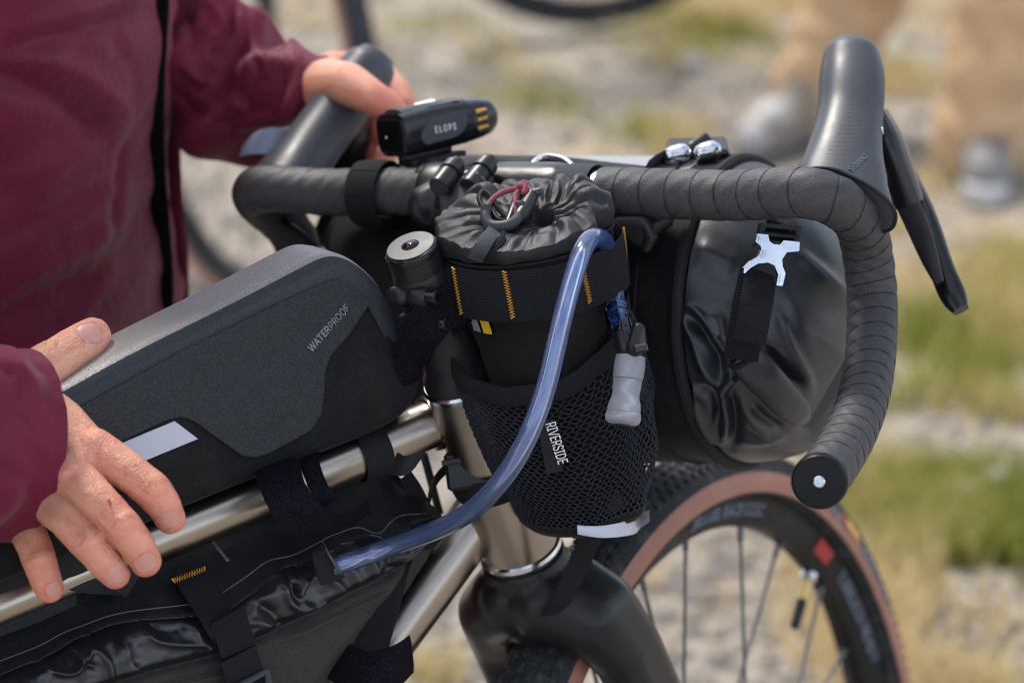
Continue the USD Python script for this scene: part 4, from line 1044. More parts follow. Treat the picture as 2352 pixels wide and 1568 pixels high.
for ln, amp, wd in RIDGE:
    d, _, al = dist_line(uvp, sline(ln, 24)); Ltot = max(al.max(), 1)
    h += amp * np.exp(-np.abs(d / (wd * .9)) ** 1.5) * np.clip(np.minimum(al, Ltot - al) / (.22 * Ltot) + .35, 0, 1)
h += (meshkit.fbm(np.c_[uvp / 55.0, np.zeros(len(uvp))], 3, 4) - .5) * np.where(gus, .006, .0022)
h = h.reshape(NA, NB)
from scipy.ndimage import gaussian_filter
h = gaussian_filter(h, 1.0).ravel()
pts = np.array([on_plane(u, v, A0, r2) for u, v in uvp]) + r2 * h[:, None]
q4 = grid_faces(NA, NB, False)
cen = q4[:, 0]
zone = np.where(below_low[cen], 2, np.where(below_seam[cen], 1, 0))
def zmesh(k):
    f = q4[zone == k]; t = trimesh.Trimesh(pts, np.vstack([f[:, [0, 1, 2]], f[:, [0, 2, 3]]]), process=False)
    t.remove_unreferenced_vertices()
    if (t.face_normals @ r2).mean() < 0: t.invert()
    return t
for k, nm, mt in ((0, 'upper_panel', 'bag_twill'), (1, 'gusset', 'tpu_black'), (2, 'lower_panel', 'bag_panel_grey')):
    obj(nm, zmesh(k), mt, fbag, smooth=True)
grid3 = pts.reshape(NA, NB, 3)
back = np.concatenate([grid3[::8, 0], grid3[-1, ::8], grid3[::-8, -1], grid3[0, ::-8]])
dep = (back - A0) @ r2
obj('far_panel', loft(np.array([back, back - r2 * (dep[:, None] + .02)])), 'bag_black', fbag, smooth=40)
bag_mesh = trimesh.Trimesh(pts, np.vstack([q4[:, [0, 1, 2]], q4[:, [0, 2, 3]]]), process=False)
from scipy.spatial import cKDTree
kd = cKDTree(uvp)
def on_bag(u, v, lift=.0):
    d, i = kd.query([u, v], k=4); w = 1 / (d + .5); w /= w.sum()
    return on_plane(u, v, A0 + r2 * ((h[i] * w).sum() + lift), r2)
def bag_line(name, pts_, r=.0006, m='seam_edge', n=80, lift=.0004, parent=fbag):
    q = sline(pts_, n); return obj(name, tube(np.array([on_bag(a, b, lift) for a, b in q]), r, 6), m, parent)
bag_line('seam_edge', [tuple(x) for x in seam[::4]], .0004, n=180)
bag_line('port_edge', [(740, 1243), (752, 1266), (766, 1290), (780, 1312), (793, 1325)], .0008, lift=.0088)
def drape(name, pts_, m, lift, thick, parent=fbag, n=14):
    """A piece of sheet lying on the bag: polygon in picture units."""
    pg = Polygon(pts_); x0, y0, x1, y1 = pg.bounds
    e = trimesh.creation.extrude_polygon(pg.segmentize(9), 1.0, engine='earcut')
    e = e.subdivide_to_size(14) if hasattr(e, 'subdivide_to_size') else e
    v = np.array(e.vertices); cx = (x0 + x1) / 2
    mean = np.mean([h[kd.query(p)[1]] for p in v[:, :2]])
    w = np.array([on_plane(a, b, A0 + r2 * (.35 * h[kd.query([a, b])[1]] + .65 * mean + lift + (thick if c > .5 else 0)), r2) for a, b, c in v])
    t = trimesh.Trimesh(w, e.faces, process=False)
    if t.volume < 0: t.invert()
    return obj(name, t, m, parent, smooth=40)
drape('flap', [(-120, 1320), (0, 1285), (90, 1290), (130, 1302), (174, 1357), (177, 1388), (90, 1428), (0, 1461), (-120, 1500)], 'label_black', .008, .0015)
drape('strap_tongue', [(80, 1240), (150, 1215), (284, 1270), (330, 1308), (290, 1371), (267, 1366), (215, 1364), (164, 1356), (137, 1340), (118, 1300)], 'label_black', .0105, .0018)
drape('port_flap', [(716, 1259), (741, 1245), (756, 1270), (770, 1294), (793, 1325), (762, 1339), (738, 1345), (726, 1318), (718, 1288)], 'bag_twill', .0070, .0009)
# webbing strap with yellow stitch, folded end and ladder buckle
stp = [(429, 1303), (452, 1340), (480, 1384), (510, 1430), (534, 1474), (548, 1512), (558, 1545), (568, 1580), (580, 1640)]
wl = .018; sd_ = nrm(on_plane(470, 1300, A0, r2) - on_plane(395, 1330, A0, r2))
obj('webbing_strap', ribbon(np.array([on_bag(u, v, .0045) for u, v in stp]), sd_, .0205, .0016, n=70), 'webbing', fbag)
obj('webbing_fold', ribbon(np.array([on_bag(u, v, l_) for u, v, l_ in ((521, 1408, .0075), (530, 1436, .0085), (541, 1470, .0085), (548, 1495, .0075))]), sd_, .0222, .0018, n=30), 'webbing', fbag)
obj('strap_keeper', ribbon(np.array([on_bag(u, v, .0105) for u, v in ((546, 1500), (556, 1530), (566, 1565), (576, 1610))]), sd_, .0235, .0016, n=24), 'webbing_fine', fbag)
def zigzag(a, b, amp, n, r, m, parent, name='stitching', lift=None, surf=None):
    a, b = np.asarray(a, float), np.asarray(b, float)
    q = [];
    d = b - a; pn = np.array([-d[1], d[0]]) / np.linalg.norm(d)
    for k in range(n + 1): q.append(a + d * k / n + pn * amp * (1 if k % 2 else -1))
    return obj(name, tube(np.array([surf(x, y) for x, y in q]), r, 6), m, parent)
zigzag((397, 1333), (471, 1306), 5, 26, .0007, 'yellow_thread', fbag, surf=lambda x, y: on_bag(x, y, .0058))
zigzag((489, 1245), (524, 1287), 3.5, 26, .0004, 'grey_thread', fbag, surf=lambda x, y: on_bag(x, y, .0012))
bo = on_bag(566, 1566, .014)
for q0, q1 in (((500, 1600), (612, 1540)), ((612, 1540), (622, 1600)), ((530, 1650), (640, 1600))):
    obj('ladder_buckle', tube([on_bag(*q0, .0145), on_bag(*q1, .0145)], .0019, 10, rnd=True), 'grey_plastic', fbag)
# straps that go down to the down tube
obj('tube_strap', ribbon(PP([(925, 1235, 1.848), (905, 1300, 1.84), (880, 1400, 1.835), (858, 1480, 1.83), (845, 1560, 1.825), (835, 1640, 1.82)]), nrm(R_ + .05 * F_), .0185, .0016, n=40), 'webbing_fine', fbag)
obj('velcro_strap', ribbon(PP([(750, 1500, 1.835), (800, 1530, 1.826), (850, 1545, 1.824), (905, 1530, 1.83), (945, 1500, 1.845)]), nrm(P(830, 1500, 1.82) - P(815, 1600, 1.815)), .024, .002, n=40), 'velcro', fbag)
obj('strap_loop', ribbon(PP([(930, 1092, 1.86), (955, 1130, 1.865), (972, 1170, 1.87), (980, 1215, 1.875)]), nrm(R_ * .6 + F_ * .4), .010, .0016, n=20), 'webbing_fine', fbag)

# black clamp and strap round the lower head tube
hc = thing('head_tube_strap', 'black buckled strap round the lower end of the titanium head tube', 'strap')
ho = low + ax1 * .064
th = np.radians(np.linspace(0, 360, 50)); e1_ = nrm(R_ - ax1 * np.dot(R_, ax1)); e2_ = np.cross(ax1, e1_)
obj('band', ribbon(np.array([ho + .0262 * (math.cos(a) * e1_ + math.sin(a) * e2_) for a in th]), ax1, .018, .0022), 'webbing_fine', hc)
obj('buckle_body', box(P(1075, 1078, 1.857), nrm(R_ + .12 * U_), nrm(np.cross(F_, nrm(R_ + .12 * U_))), F_, .0135, .0115, .006, .002), 'black_plastic', hc)
obj('buckle_bar', box(P(1060, 1055, 1.850), nrm(R_ + .2 * U_), nrm(np.cross(F_, nrm(R_ + .2 * U_))), F_, .012, .0018, .002, .0006), 'black_plastic', hc)
obj('strap_tail', ribbon(PP([(1050, 1060, 1.86), (1015, 1085, 1.865), (992, 1120, 1.87), (985, 1165, 1.875), (990, 1195, 1.88)]), nrm(ax1 * .4 + F_), .012, .0014, n=30), 'webbing_fine', hc)
# ------------------------------------------------------------------ bottle pouch on the bars
Ab = nrm(-.145 * R_ + .925 * U_ - .335 * F_)
e1 = nrm(R_ - Ab * np.dot(R_, Ab)); e2 = np.cross(Ab, e1)
e2 = e2 if np.dot(e2, F_) > 0 else -e2
Tc = P(1209, 545, 1.81)
def pc(th, r, hgt, cx=0.0, ry=None):
    """Point of the pouch: angle th from the right (front at -90 degrees), radius, height above the rim."""
    th = np.asarray(th, float)
    ry = r if ry is None else ry
    return Tc + (cx + r * np.cos(th))[..., None] * e1 + (ry * np.sin(th))[..., None] * e2 + np.broadcast_to(np.asarray(hgt, float), th.shape)[..., None] * Ab
pouch = thing('bottle_pouch', 'black drawstring bottle pouch with yellow stitched webbing band hanging from the bars', 'pouch')
TH = np.linspace(0, 2 * np.pi, 181)[:-1]
# inner bag
rows = []
for hh, r, cx in ((.0, .0500, 0), (-.004, .0508, 0), (-.015, .0500, 0), (-.030, .0470, .001), (-.040, .0445, .002), (-.060, .0425, .004), (-.090, .041, .006), (-.13, .040, .008), (-.165, .038, .010), (-.172, .030, .010), (-.174, .001, .010)):
    lump = .0012 * np.sin(3 * TH + hh * 60) + .0010 * np.sin(5 * TH - hh * 90 + 1)
    dent = .0085 * np.exp(-(np.angle(np.exp(1j * (TH + .38))) / .17) ** 2) * (1 if hh > -.05 else .4)      # where the hose runs down behind the band
    rows.append(pc(TH, np.maximum(r + lump * min(1, abs(hh) / .03) - dent, .0005), hh, cx))
obj('inner_bag', loft(np.array(rows)), 'pouch_black', pouch, smooth=50)
# gathered collar
ring = []
ks = np.linspace(0, 1, 40)
fold = np.zeros((len(ks), 180))
rp = np.random.default_rng(3)
for n, a in ((7, 1.0), (11, .9), (15, .55), (22, .3)):
    fold += a * np.sin(n * TH[None] + rp.uniform(0, 6.28) + 1.4 * np.sin(2 * TH[None] + n) + 2.2 * (ks[:, None] - .5) * math.sin(n * 1.7)) / 2
offx, offy = .012, -.004
for k, t in enumerate(ks):
    if t < .30: r = .0510 + .0012 * math.sin(t / .30 * math.pi); z = .018 * t / .30
    else:
        s = (t - .30) / .70
        r = .0510 - (.0510 - .0050) * s ** 1.05; z = .017 + .0052 * math.sin(min(s * 1.55, 1) * math.pi) - .014 * max(s - .6, 0) ** 1.2 * 1.1
    amp = .0048 * np.clip((t - .12) / .4, 0, 1) * (1 - .25 * t)
    s2_ = max((t - .3) / .7, 0)
    wob = np.tanh(np.abs(fold[k]) * 2.2) * 1.5 - 1.0
    r = r - .0095 * np.exp(-(np.angle(np.exp(1j * (TH + .38))) / .17) ** 2) * max(1 - t * 1.4, 0)
    p = pc(TH, r + wob * amp * .35 + .0015 * fold[k] * (1 - s2_), .002 + (z + wob * amp * (1.0 if t > .25 else .4)) * (.74 + .26 * np.sin(TH)), offx * s2_)
    p = p + (offy * s2_) * e2
    p = p + (fb(p, 48, 3, 12)[:, None] * .019 * min(t * 1.6, 1)) * Ab + (fb(p, 55, 2, 14)[:, None] * .006 * min(t * 1.6, 1)) * e1
    ring.append(p)
for t in (.004, .012, .03):
    ring.append(pc(TH, np.full(180, .0046 - t * .08), .002 - t, offx) + offy * e2)
collar = np.array(ring); fq = grid_faces(len(collar), 180)
ct = trimesh.Trimesh(collar.reshape(-1, 3), np.vstack([fq[:, [0, 1, 2]], fq[:, [0, 2, 3]]]), process=False)
if np.dot(ct.face_normals[ct.triangles_center @ Ab > (Tc @ Ab + .02)].mean(0), Ab) < 0: ct.invert()
obj('gathered_collar', ct, 'pouch_fabric', pouch, smooth=True)
obj('inside', revolve(Tc + e1 * offx + e2 * offy - Ab * .012, Ab, [(0, .0005), (.0002, .0045), (.001, .0045)], 32), 'amber_inside', pouch)
ca_ = np.linspace(0, 2 * np.pi, 160, endpoint=False)
obj('collar_seam', tube(pc(ca_, .0514 - .0095 * np.exp(-(np.angle(np.exp(1j * (ca_ + .38))) / .17) ** 2), .0006), .0009, 6, closed=True), 'cord_black', pouch)
# webbing band, loose on the right where the hose passes
bth = np.linspace(0, 2 * np.pi, 120)
bulge = lambda a: .0012 + .0038 * np.exp(-((np.angle(np.exp(1j * (a + .33)))) / .45) ** 2)
bp = np.array([pc(a, .0520 + bulge(a), -.0165 + .0015 * math.sin(a - 1.0)) for a in bth])
obj('webbing_band', ribbon(bp, Ab, .0310, .0018), 'webbing', pouch)
for a0, a1, nn in ((-142, -141, 30), (-104, -103, 34), (-56, -54, 34), (-3, 6, 30)):
    q = []
    for k in range(nn + 1):
        f_ = k / nn; a = math.radians(a0 + (a1 - a0) * f_) + (.022 if k % 2 else -.022)
        q.append(pc(a, .0520 + bulge(a) + .0012, -.0165 + .0013 - .0144 + .0285 * (1 - f_)))
    obj('band_stitch', tube(np.array(q), .00062, 6), 'yellow_thread', pouch)
fo = math.radians(-155)
obj('band_end', ribbon(np.array([pc(a, .0520 + bulge(a) + .0016, -.0165 - .0006) for a in np.radians(np.linspace(-172, -144, 14))]), Ab, .0305, .0016), 'webbing', pouch)
# printed bars below the band
for (ua, ub, mt) in ((1102, 1118, 'grey_print'), (1124, 1143, 'yellow_print')):
    c0 = on_plane((ua + ub) / 2, 739, Tc - e2 * .0425, e2) ; aim = lambda u_: math.atan2(-.9, 0)
    th_of = lambda u_: -math.acos(np.clip((np.dot(on_plane(u_, 738, Tc - e2 * .036, e2) - Tc, e1) - .004) / .0430, -1, 1))
    a0, a1 = th_of(ua), th_of(ub)
    q = np.array([[pc(a, np.interp(hh, [-.06, -.04, -.03, -.015], [.0425, .0445, .0470, .05]) + .0022, hh, .0018) for hh in np.linspace(-.0300, -.0435, 6)] for a in np.linspace(a0, a1, 6)])
    f6 = grid_faces(6, 6, False)
    obj('print_bar', (q.reshape(-1, 3), f6), mt, pouch, smooth=True)
# mesh pocket: real net
def net_surface(a, s):
    """a angle, s 0 at the rim of the pocket to 1 at the bottom."""
    top = np.interp(np.degrees(np.angle(np.exp(1j * np.asarray(a, float)))), [-180, -160, -138, -112, -80, -52, -25, 0, 60, 150, 180], [-.046, -.058, -.073, -.079, -.0775, -.067, -.051, -.043, -.040, -.042, -.046])
    hgt = top + (-.172 - top) * s
    z = -hgt
    cx = np.interp(z, [.03, .06, .08, .105, .14, .16, .175], [-.002, -.0015, -.0006, .0036, .0066, .0085, .009])
    rx = np.interp(z, [.03, .06, .08, .105, .14, .16, .175], [.0485, .0570, .0600, .0568, .0490, .0420, .0385])
    ry = np.interp(z, [.03, .08, .14, .175], [.044, .047, .045, .036])
    f_ = .0018 * np.sin(a * 5 + z * 60) * np.clip(s * 3, 0, 1) * (np.cos(a) > -.2) + .0012 * np.sin(9 * a - 70 * z) * (np.cos(a) > .1)
    return pc(a, rx + f_, hgt, cx, ry + f_)
def pc(th, r, hgt, cx=0.0, ry=None):
    th = np.asarray(th, float); r = np.asarray(r, float); ry = r if ry is None else np.asarray(ry, float)
    return Tc + (cx + r * np.cos(th))[..., None] * e1 + (ry * np.sin(th))[..., None] * e2 + np.broadcast_to(np.asarray(hgt, float), th.shape)[..., None] * Ab
na, ns = 66, 37
segs = []
def nu_(i, j): return 2 * np.pi * (i + .5 * (j % 2)) / na, .04 + .95 * j / (ns - 1)
for j in range(ns):
    for i in range(na):
        a, s = nu_(i, j)
        # hexagon net: short uprights and slanting threads
        if j + 1 < ns:
            for di in ((0, 1) if j % 2 else (-1, 0)):
                a2, s2 = nu_(i + di, j + 1); segs.append((a, s, a2, s2))
S = np.array(segs)
jit = lambda a, s: (a + .012 * np.sin(s * 71 + a * 13), s + .004 * np.sin(a * 37 + s * 50))
NP = 4
T4 = np.linspace(0, 1, NP)
Aa = S[:, 0:1] + (S[:, 2:3] - S[:, 0:1]) * (T4 - .12 * np.sin(2 * np.pi * T4)); Ss = S[:, 1:2] + (S[:, 3:4] - S[:, 1:2]) * (T4 + .13 * np.sin(2 * np.pi * T4))
Aj, Sj = jit(Aa, Ss)
C0 = net_surface(Aj, Sj)
d_ = np.gradient(C0, axis=1); d_ /= np.linalg.norm(d_, axis=2)[..., None]
nn_ = C0 - (Tc + e1 * .008)[None, None]; nn_ = nn_ - (nn_ @ Ab)[..., None] * Ab; nn_ /= np.linalg.norm(nn_, axis=2)[..., None]
b_ = np.cross(d_, nn_)
tr = .00056
R3 = np.stack([C0 + nn_ * tr * 1.1, C0 - nn_ * tr * .7 + b_ * tr * 1.25, C0 - nn_ * tr * .7 - b_ * tr * 1.25], 2)
NS_ = len(S); Vn = R3.reshape(-1, 3); fl = []
for k in range(NP - 1):
    for m_ in range(3):
        x0, x1, y0, y1 = k * 3 + m_, k * 3 + (m_ + 1) % 3, (k + 1) * 3 + m_, (k + 1) * 3 + (m_ + 1) % 3
        fl += [[x0, x1, y1], [x0, y1, y0]]
fl = np.array(fl)
obj('net', (Vn, (np.arange(NS_)[:, None, None] * NP * 3 + fl[None]).reshape(-1, 3)), 'net_thread', pouch, smooth=True, kind='stuff')
# knots' doubled threads along the rows give the net its body
ta = np.linspace(0, 2 * np.pi, 200)
trim = np.array([net_surface(a, np.array(.01)) for a in ta])
trn = trim - Tc; trn = trn - (trn @ Ab)[:, None] * Ab
obj('net_trim', ribbon(trim + trn / np.linalg.norm(trn, axis=1)[:, None] * .0012, Ab, .0125, .0022), 'webbing_fine', pouch)
tb = np.array([net_surface(a, np.array(.995)) for a in ta[:-1]])
obj('base', loft(np.array([tb + Ab * .002, tb * 1.0 - Ab * .002, tb + (tb.mean(0) - tb) * .12 - Ab * .007, tb + (tb.mean(0) - tb) * .5 - Ab * .009, tb + (tb.mean(0) - tb) * .98 - Ab * .0095])), 'pouch_black', pouch, smooth=60)
# reflective tab at the foot, woven label, both on the net
def on_net(u, v, lift=.001):
    from scipy.optimize import minimize
    best, bx = 1e9, None
    for a0 in (-2.2, -1.5, -.8, -.2):
        r = minimize(lambda x: np.hypot(*(pix(net_surface(np.array(x[0]), np.array(x[1]))) - (u, v))), (a0, .5), method='Nelder-Mead', options={'xatol': 1e-3, 'fatol': .5, 'maxiter': 120})
        if r.fun < best: best, bx = r.fun, r.x
    p = net_surface(np.array(bx[0]), np.array(bx[1])); n = p - (Tc + e1 * .008); n = nrm(n - Ab * np.dot(n, Ab))
    return p + n * lift
def pix(p):
    q = np.asarray(p) - CAM; d = q @ F_
    return np.array([1176 + 1176 * (q @ R_) / (TAN * d), 784 - 1176 * (q @ U_) / (TAN * d)])
up_, lo_ = [(1326, 1203), (1370, 1205), (1420, 1198), (1462, 1182), (1484, 1172)], [(1327, 1216), (1372, 1222), (1424, 1224), (1462, 1212), (1480, 1200)]
gu = spl(np.array([on_net(*p, .0018) for p in up_]), 30); gl = gu - Ab * (.0042 + .0062 * np.sin(np.linspace(.25, 2.6, 30)))[:, None] + R_ * -.0006
k7 = np.linspace(0, 1, 7)[None, :, None]
tabp = gu[:, None] * (1 - k7) + gl[:, None] * k7
tabn = nrm(-F_ - .1 * U_)
tabp = tabp + tabn * (.0010 * np.sin(k7 * 3.14) + .0011 * np.sin(np.linspace(0, 9, 30))[:, None, None] * k7)
m_ = cat((tabp.reshape(-1, 3), grid_faces(30, 7, False)))
obj('reflective_tab', m_, 'reflective', pouch, smooth=True)
la, lb, lc, ld = on_net(1236, 968, .0016), on_net(1272, 962, .0016), on_net(1294, 1062, .0016), on_net(1258, 1088, .0016)
lx, ly = nrm(lb - la), nrm(la - ld); ln_ = nrm(np.cross(lx, ly)); ln_ = ln_ if np.dot(ln_, F_) < 0 else -ln_
lxx = nrm(np.cross(ly, ln_)); 
lab = obj('woven_label', box((la + lb + lc + ld) / 4 + ln_ * .0012, lxx, ly, ln_, .0052, np.linalg.norm(la - ld) / 2, .0006, .0003), 'label_black', pouch)
o_ = on_plane(1252, 972, (la + lc) / 2 + ln_ * .0022, ln_); e_ = on_plane(1282, 1066, (la + lc) / 2 + ln_ * .0022, ln_)
tx = nrm(e_ - o_); tt_ = meshkit.text_mesh('RIVERSIDE', .0062, .0003, False); kk = np.linalg.norm(e_ - o_) / tt_.vertices[:, 0].max()
obj('lettering', text_on('RIVERSIDE', .0062, o_, tx, nrm(np.cross(ln_, tx)), ln_, .0004, False, kk), 'print_white', lab, smooth=False)
# drawstring: pull tab, cord lock, burgundy and black cords
cmesh = trimesh.Trimesh(ct.vertices, ct.faces, process=False)
def Dn(u, v, lift=0.0):
    """A point just above the collar, or above where the collar would close over its mouth."""
    d_ = 1.765 + (v - 600) * -.00030
    loc = cmesh.ray.intersects_location([CAM], [nrm(P(u, v, 1.0) - CAM)], multiple_hits=False)[0]
    if len(loc): d_ = min(d_ + .012, float(np.dot(loc[0] - CAM, F_)) + .004)
    return P(u, v, d_ - lift * .62)
obj('pull_tab', ribbon(np.array([Dn(1092, 596, .010), Dn(1104, 572, .016), Dn(1120, 548, .019), Dn(1135, 530, .020), Dn(1146, 514, .022)]), nrm(P(1140, 560, 1.76) - P(1100, 548, 1.76)), .0088, .0016, n=30), 'webbing_grey', pouch)
obj('pull_tab', ribbon(np.array([Dn(1096, 588, .006), Dn(1130, 580, .008), Dn(1152, 560, .009), Dn(1160, 530, .010)]), nrm(P(1150, 585, 1.76) - P(1120, 560, 1.76)), .0070, .0014, n=30), 'webbing', pouch)
lk = obj('cord_lock', tube(np.array([Dn(1117, 478, .022), Dn(1115, 496, .022), Dn(1122, 512, .022), Dn(1145, 520, .023), Dn(1170, 516, .023), Dn(1188, 502, .022), Dn(1196, 484, .022), Dn(1203, 470, .022)]), [.0030, .0030, .0031, .0034, .0034, .0031, .0030, .0028], 14, 40, rnd=True), 'grey_plastic', pouch, smooth=50)
for u_, v_ in ((1115, 486), (1199, 480)):
    obj('lock_arm', box(Dn(u_, v_, .023), nrm(R_ + .1 * U_), nrm(U_ - .3 * R_ * (1 if u_ > 1150 else -.1)), -F_, .0029, .0052, .0030, .0012), 'grey_plastic', lk)
obj('cord_barrel', tube(np.array([Dn(1196, 498, .019), Dn(1210, 472, .021), Dn(1222, 448, .022)]), [.0050, .0047, .0042], 16, rnd=True), 'black_plastic', pouch)
obj('cord_barrel', box(Dn(1222, 444, .024), nrm(R_ + .25 * U_), nrm(U_ - .25 * R_), -F_, .0062, .0024, .0034, .0012), 'grey_plastic', pouch)
obj('cord_sheath', tube(np.array([Dn(1168, 512, .018), Dn(1180, 480, .021), Dn(1190, 452, .022), Dn(1196, 440, .021)]), .0030, 12, 20, rnd=True), 'black_plastic', pouch)
obj('burgundy_cord', tube(np.array([Dn(1117, 486, .022), Dn(1122, 470, .026), Dn(1140, 450, .028), Dn(1165, 438, .028), Dn(1190, 434, .028), Dn(1203, 432, .027), Dn(1206, 424, .028), Dn(1199, 421, .029), Dn(1195, 430, .030), Dn(1206, 437, .029), Dn(1216, 442, .027), Dn(1214, 434, .025), Dn(1198, 436, .026), Dn(1184, 448, .027), Dn(1184, 470, .026), Dn(1182, 492, .022)]), .0017, 10, 150), 'cord_burgundy', pouch)
obj('burgundy_cord', tube(np.array([Dn(1194, 428, .032), Dn(1201, 426, .034), Dn(1207, 434, .033), Dn(1203, 442, .031)]), .0019, 10, 30, rnd=True), 'cord_burgundy', pouch)
obj('elastic_cord', tube(np.array([Dn(1120, 500, .018), Dn(1106, 470, .022), Dn(1102, 450, .024), Dn(1110, 440, .025), Dn(1122, 446, .025), Dn(1138, 470, .023), Dn(1155, 490, .020), Dn(1165, 500, .018)]), .0016, 10, 90), 'cord_black', pouch)
obj('elastic_cord', tube(np.array([Dn(1124, 470, .020), Dn(1135, 492, .021), Dn(1150, 506, .020), Dn(1166, 508, .018)]), .0016, 10, 50), 'cord_black', pouch)
# strap that ties the pouch's foot to the fork crown
obj('foot_strap', ribbon(PP([(1362, 1225, 1.84), (1345, 1262, 1.85), (1318, 1320, 1.858), (1285, 1385, 1.868), (1262, 1410, 1.885)]), nrm(R_ + .25 * U_), .0135, .0016, n=40), 'webbing_fine', pouch)
obj('hanger_strap', ribbon(PP([(1052, 770, 1.80), (1045, 730, 1.81), (1058, 690, 1.82), (1085, 660, 1.825)]), nrm(F_ + .2 * R_), .010, .0014, n=24), 'webbing_fine', pouch)

# ------------------------------------------------------------------ drinking hose with bite valve
hose = thing('drinking_hose', 'clear blue drinking hose looping over the pouch band into the frame bag', 'hose')
HR = .0057
hp_ = [(1432, 772, 1.776), (1419, 715, 1.790), (1407, 655, 1.799), (1396, 595, 1.795), (1391, 565, 1.788), (1379, 549, 1.772), (1359, 548, 1.752), (1340, 572, 1.739), (1322, 622, 1.731), (1300, 700, 1.724), (1276, 800, 1.722), (1254, 890, 1.722), (1226, 970, 1.722), (1190, 1046, 1.729), (1142, 1115, 1.742), (1085, 1170, 1.760), (1010, 1213, 1.783), (925, 1245, 1.805)]
hq = spl(np.vstack([PP(hp_), [on_bag(850, 1272, .0095), on_bag(800, 1289, .0045), on_bag(770, 1299, .001), on_bag(738, 1309, -.004)]]), 260)
Ls = np.r_[0, np.cumsum(np.linalg.norm(np.diff(hq, axis=0), axis=1))]
cutx = np.argmin(np.linalg.norm(hq - P(1410, 672, 1.798), axis=1))
outer_ = tube(hq[cutx - 12:], HR, 28, cap=False); inner_ = tube(hq[cutx - 12:], HR - .0017, 24, cap=False)
if np.dot(outer_.face_normals[0], outer_.triangles_center[0] - hq[cutx - 12]) < 0: outer_.invert()
if np.dot(inner_.face_normals[0], inner_.triangles_center[0] - hq[cutx - 12]) > 0: inner_.invert()
obj('tube', cat(outer_, inner_), 'hose_blue', hose, smooth=True)
ja, jb = P(1412, 690, 1.796), P(1434, 770, 1.776); jd = nrm(jb - ja); jl = np.linalg.norm(jb - ja)
obj('joint', revolve(ja - jd * .006, jd, [(0, .0048), (.0, .0058), (.006, .0060), (.009, .0064), (.0105, .0064), (.011, .0057), (.014, .0057), (.0145, .0064), (.017, .0064), (.0175, .0056), (jl * .9, .0058), (jl * .92, .0068), (jl + .004, .0066), (jl + .0062, .0060), (jl + .0062, .0030)], 32), 'hose_joint', hose, smooth=35)
ka = P(1434, 772, 1.776); kb = P(1449, 822, 1.771)
vb = obj('valve_body', melt([chain([ka, P(1446, 808, 1.771), kb], [.0066, .0074, .0072], 20), hull([P(1466, 757, 1.766), P(1470, 795, 1.766), P(1458, 800, 1.764)], [.0042, .0042, .005], 16)], .0022, 4), 'black_metal', hose, smooth=True)
obj('valve_tab', box(P(1471, 800, 1.758), nrm(R_ + .2 * U_), nrm(U_ - .2 * R_), -F_, .0042, .0026, .0030, .001), 'gloss_black', vb)
va_, vz = P(1449, 815, 1.771), P(1429, 974, 1.766); vd_ = nrm(vz - va_); vl = np.linalg.norm(vz - va_)
obj('valve_collar', revolve(va_, vd_, [(0, .0066), (.0006, .0084), (.006, .0090), (.012, .0088), (.0138, .0084), (.014, .0078)], 36), 'valve_grey', hose, smooth=40)
prof_ = [(.0140, .0072), (.0142, .0082), (.019, .0082), (.0220, .0078), (.0245, .0080), (.028, .0091), (.031, .0096), (.0335, .0094), (vl - .007, .0099), (vl - .004, .0103), (vl - .0018, .0098), (vl - .0004, .0084), (vl + .0002, .0046)]
obj('bite_valve', revolve(va_, vd_, prof_, 40), 'silicone', hose, smooth=True)
obj('bite_core', tube([va_ + vd_ * .016, va_ + vd_ * (vl - .012)], [.0045, .0036], 20), 'valve_grey', hose)
obj('bite_slit', revolve(va_ + vd_ * (vl - .0002), vd_, [(0, .0003), (.0001, .0048), (.0006, .0046), (.0006, .0003)], 28), 'grey_plastic', hose)

# ------------------------------------------------------------------ roll bag in front of the bars
roll = thing('handlebar_roll_bag', 'large glossy black roll bag slung across the front of the bars', 'bag')
Rc = P(1712, 716, 1.935); nl = -l1
g_up = nrm(U_ + .16 * R_ - nl * np.dot(U_ + .16 * R_, nl)); g_sd = np.cross(nl, g_up); g_sd = g_sd if np.dot(g_sd, F_) > 0 else -g_sd
TH = np.linspace(0, 2 * np.pi, 241)[:-1]
def rring(s, a, b, sq=2.0, du=0.0, ds=0.0, wob=None):
    k = (np.abs(np.cos(TH)) ** sq + np.abs(np.sin(TH)) ** sq) ** (-1 / sq)
    ra, rb_ = a * k, b * k
    if wob is not None: ra, rb_ = ra + wob, rb_ + wob
    return Rc + nl * s + (ra * np.cos(TH) + ds)[:, None] * g_sd + (rb_ * np.sin(TH) + du)[:, None] * g_up
RB = .0955
body = [rring(-s, RB * k, RB * k, 2.2, wob=.0016 * np.sin(5 * TH + s * 30) * (1 if s > .01 else 0)) for s, k in ((.275, .4), (.27, .8), (.255, .93), (.23, .985), (.19, 1.0), (.14, 1), (.07, 1), (.02, .998), (.0, .985))]
obj('drum', loft(np.array(body), cap=True), 'bag_black', roll, smooth=50)
obj('drum_seam', tube(rring(-.028, RB * 1.0, RB * 1.0, 2.2)[::2], .0008, 6, closed=True), 'label_black', roll)
obj('end_binding', tube(rring(.0, RB * .992, RB * .992)[::2], .0042, 10, closed=True), 'label_black', roll)
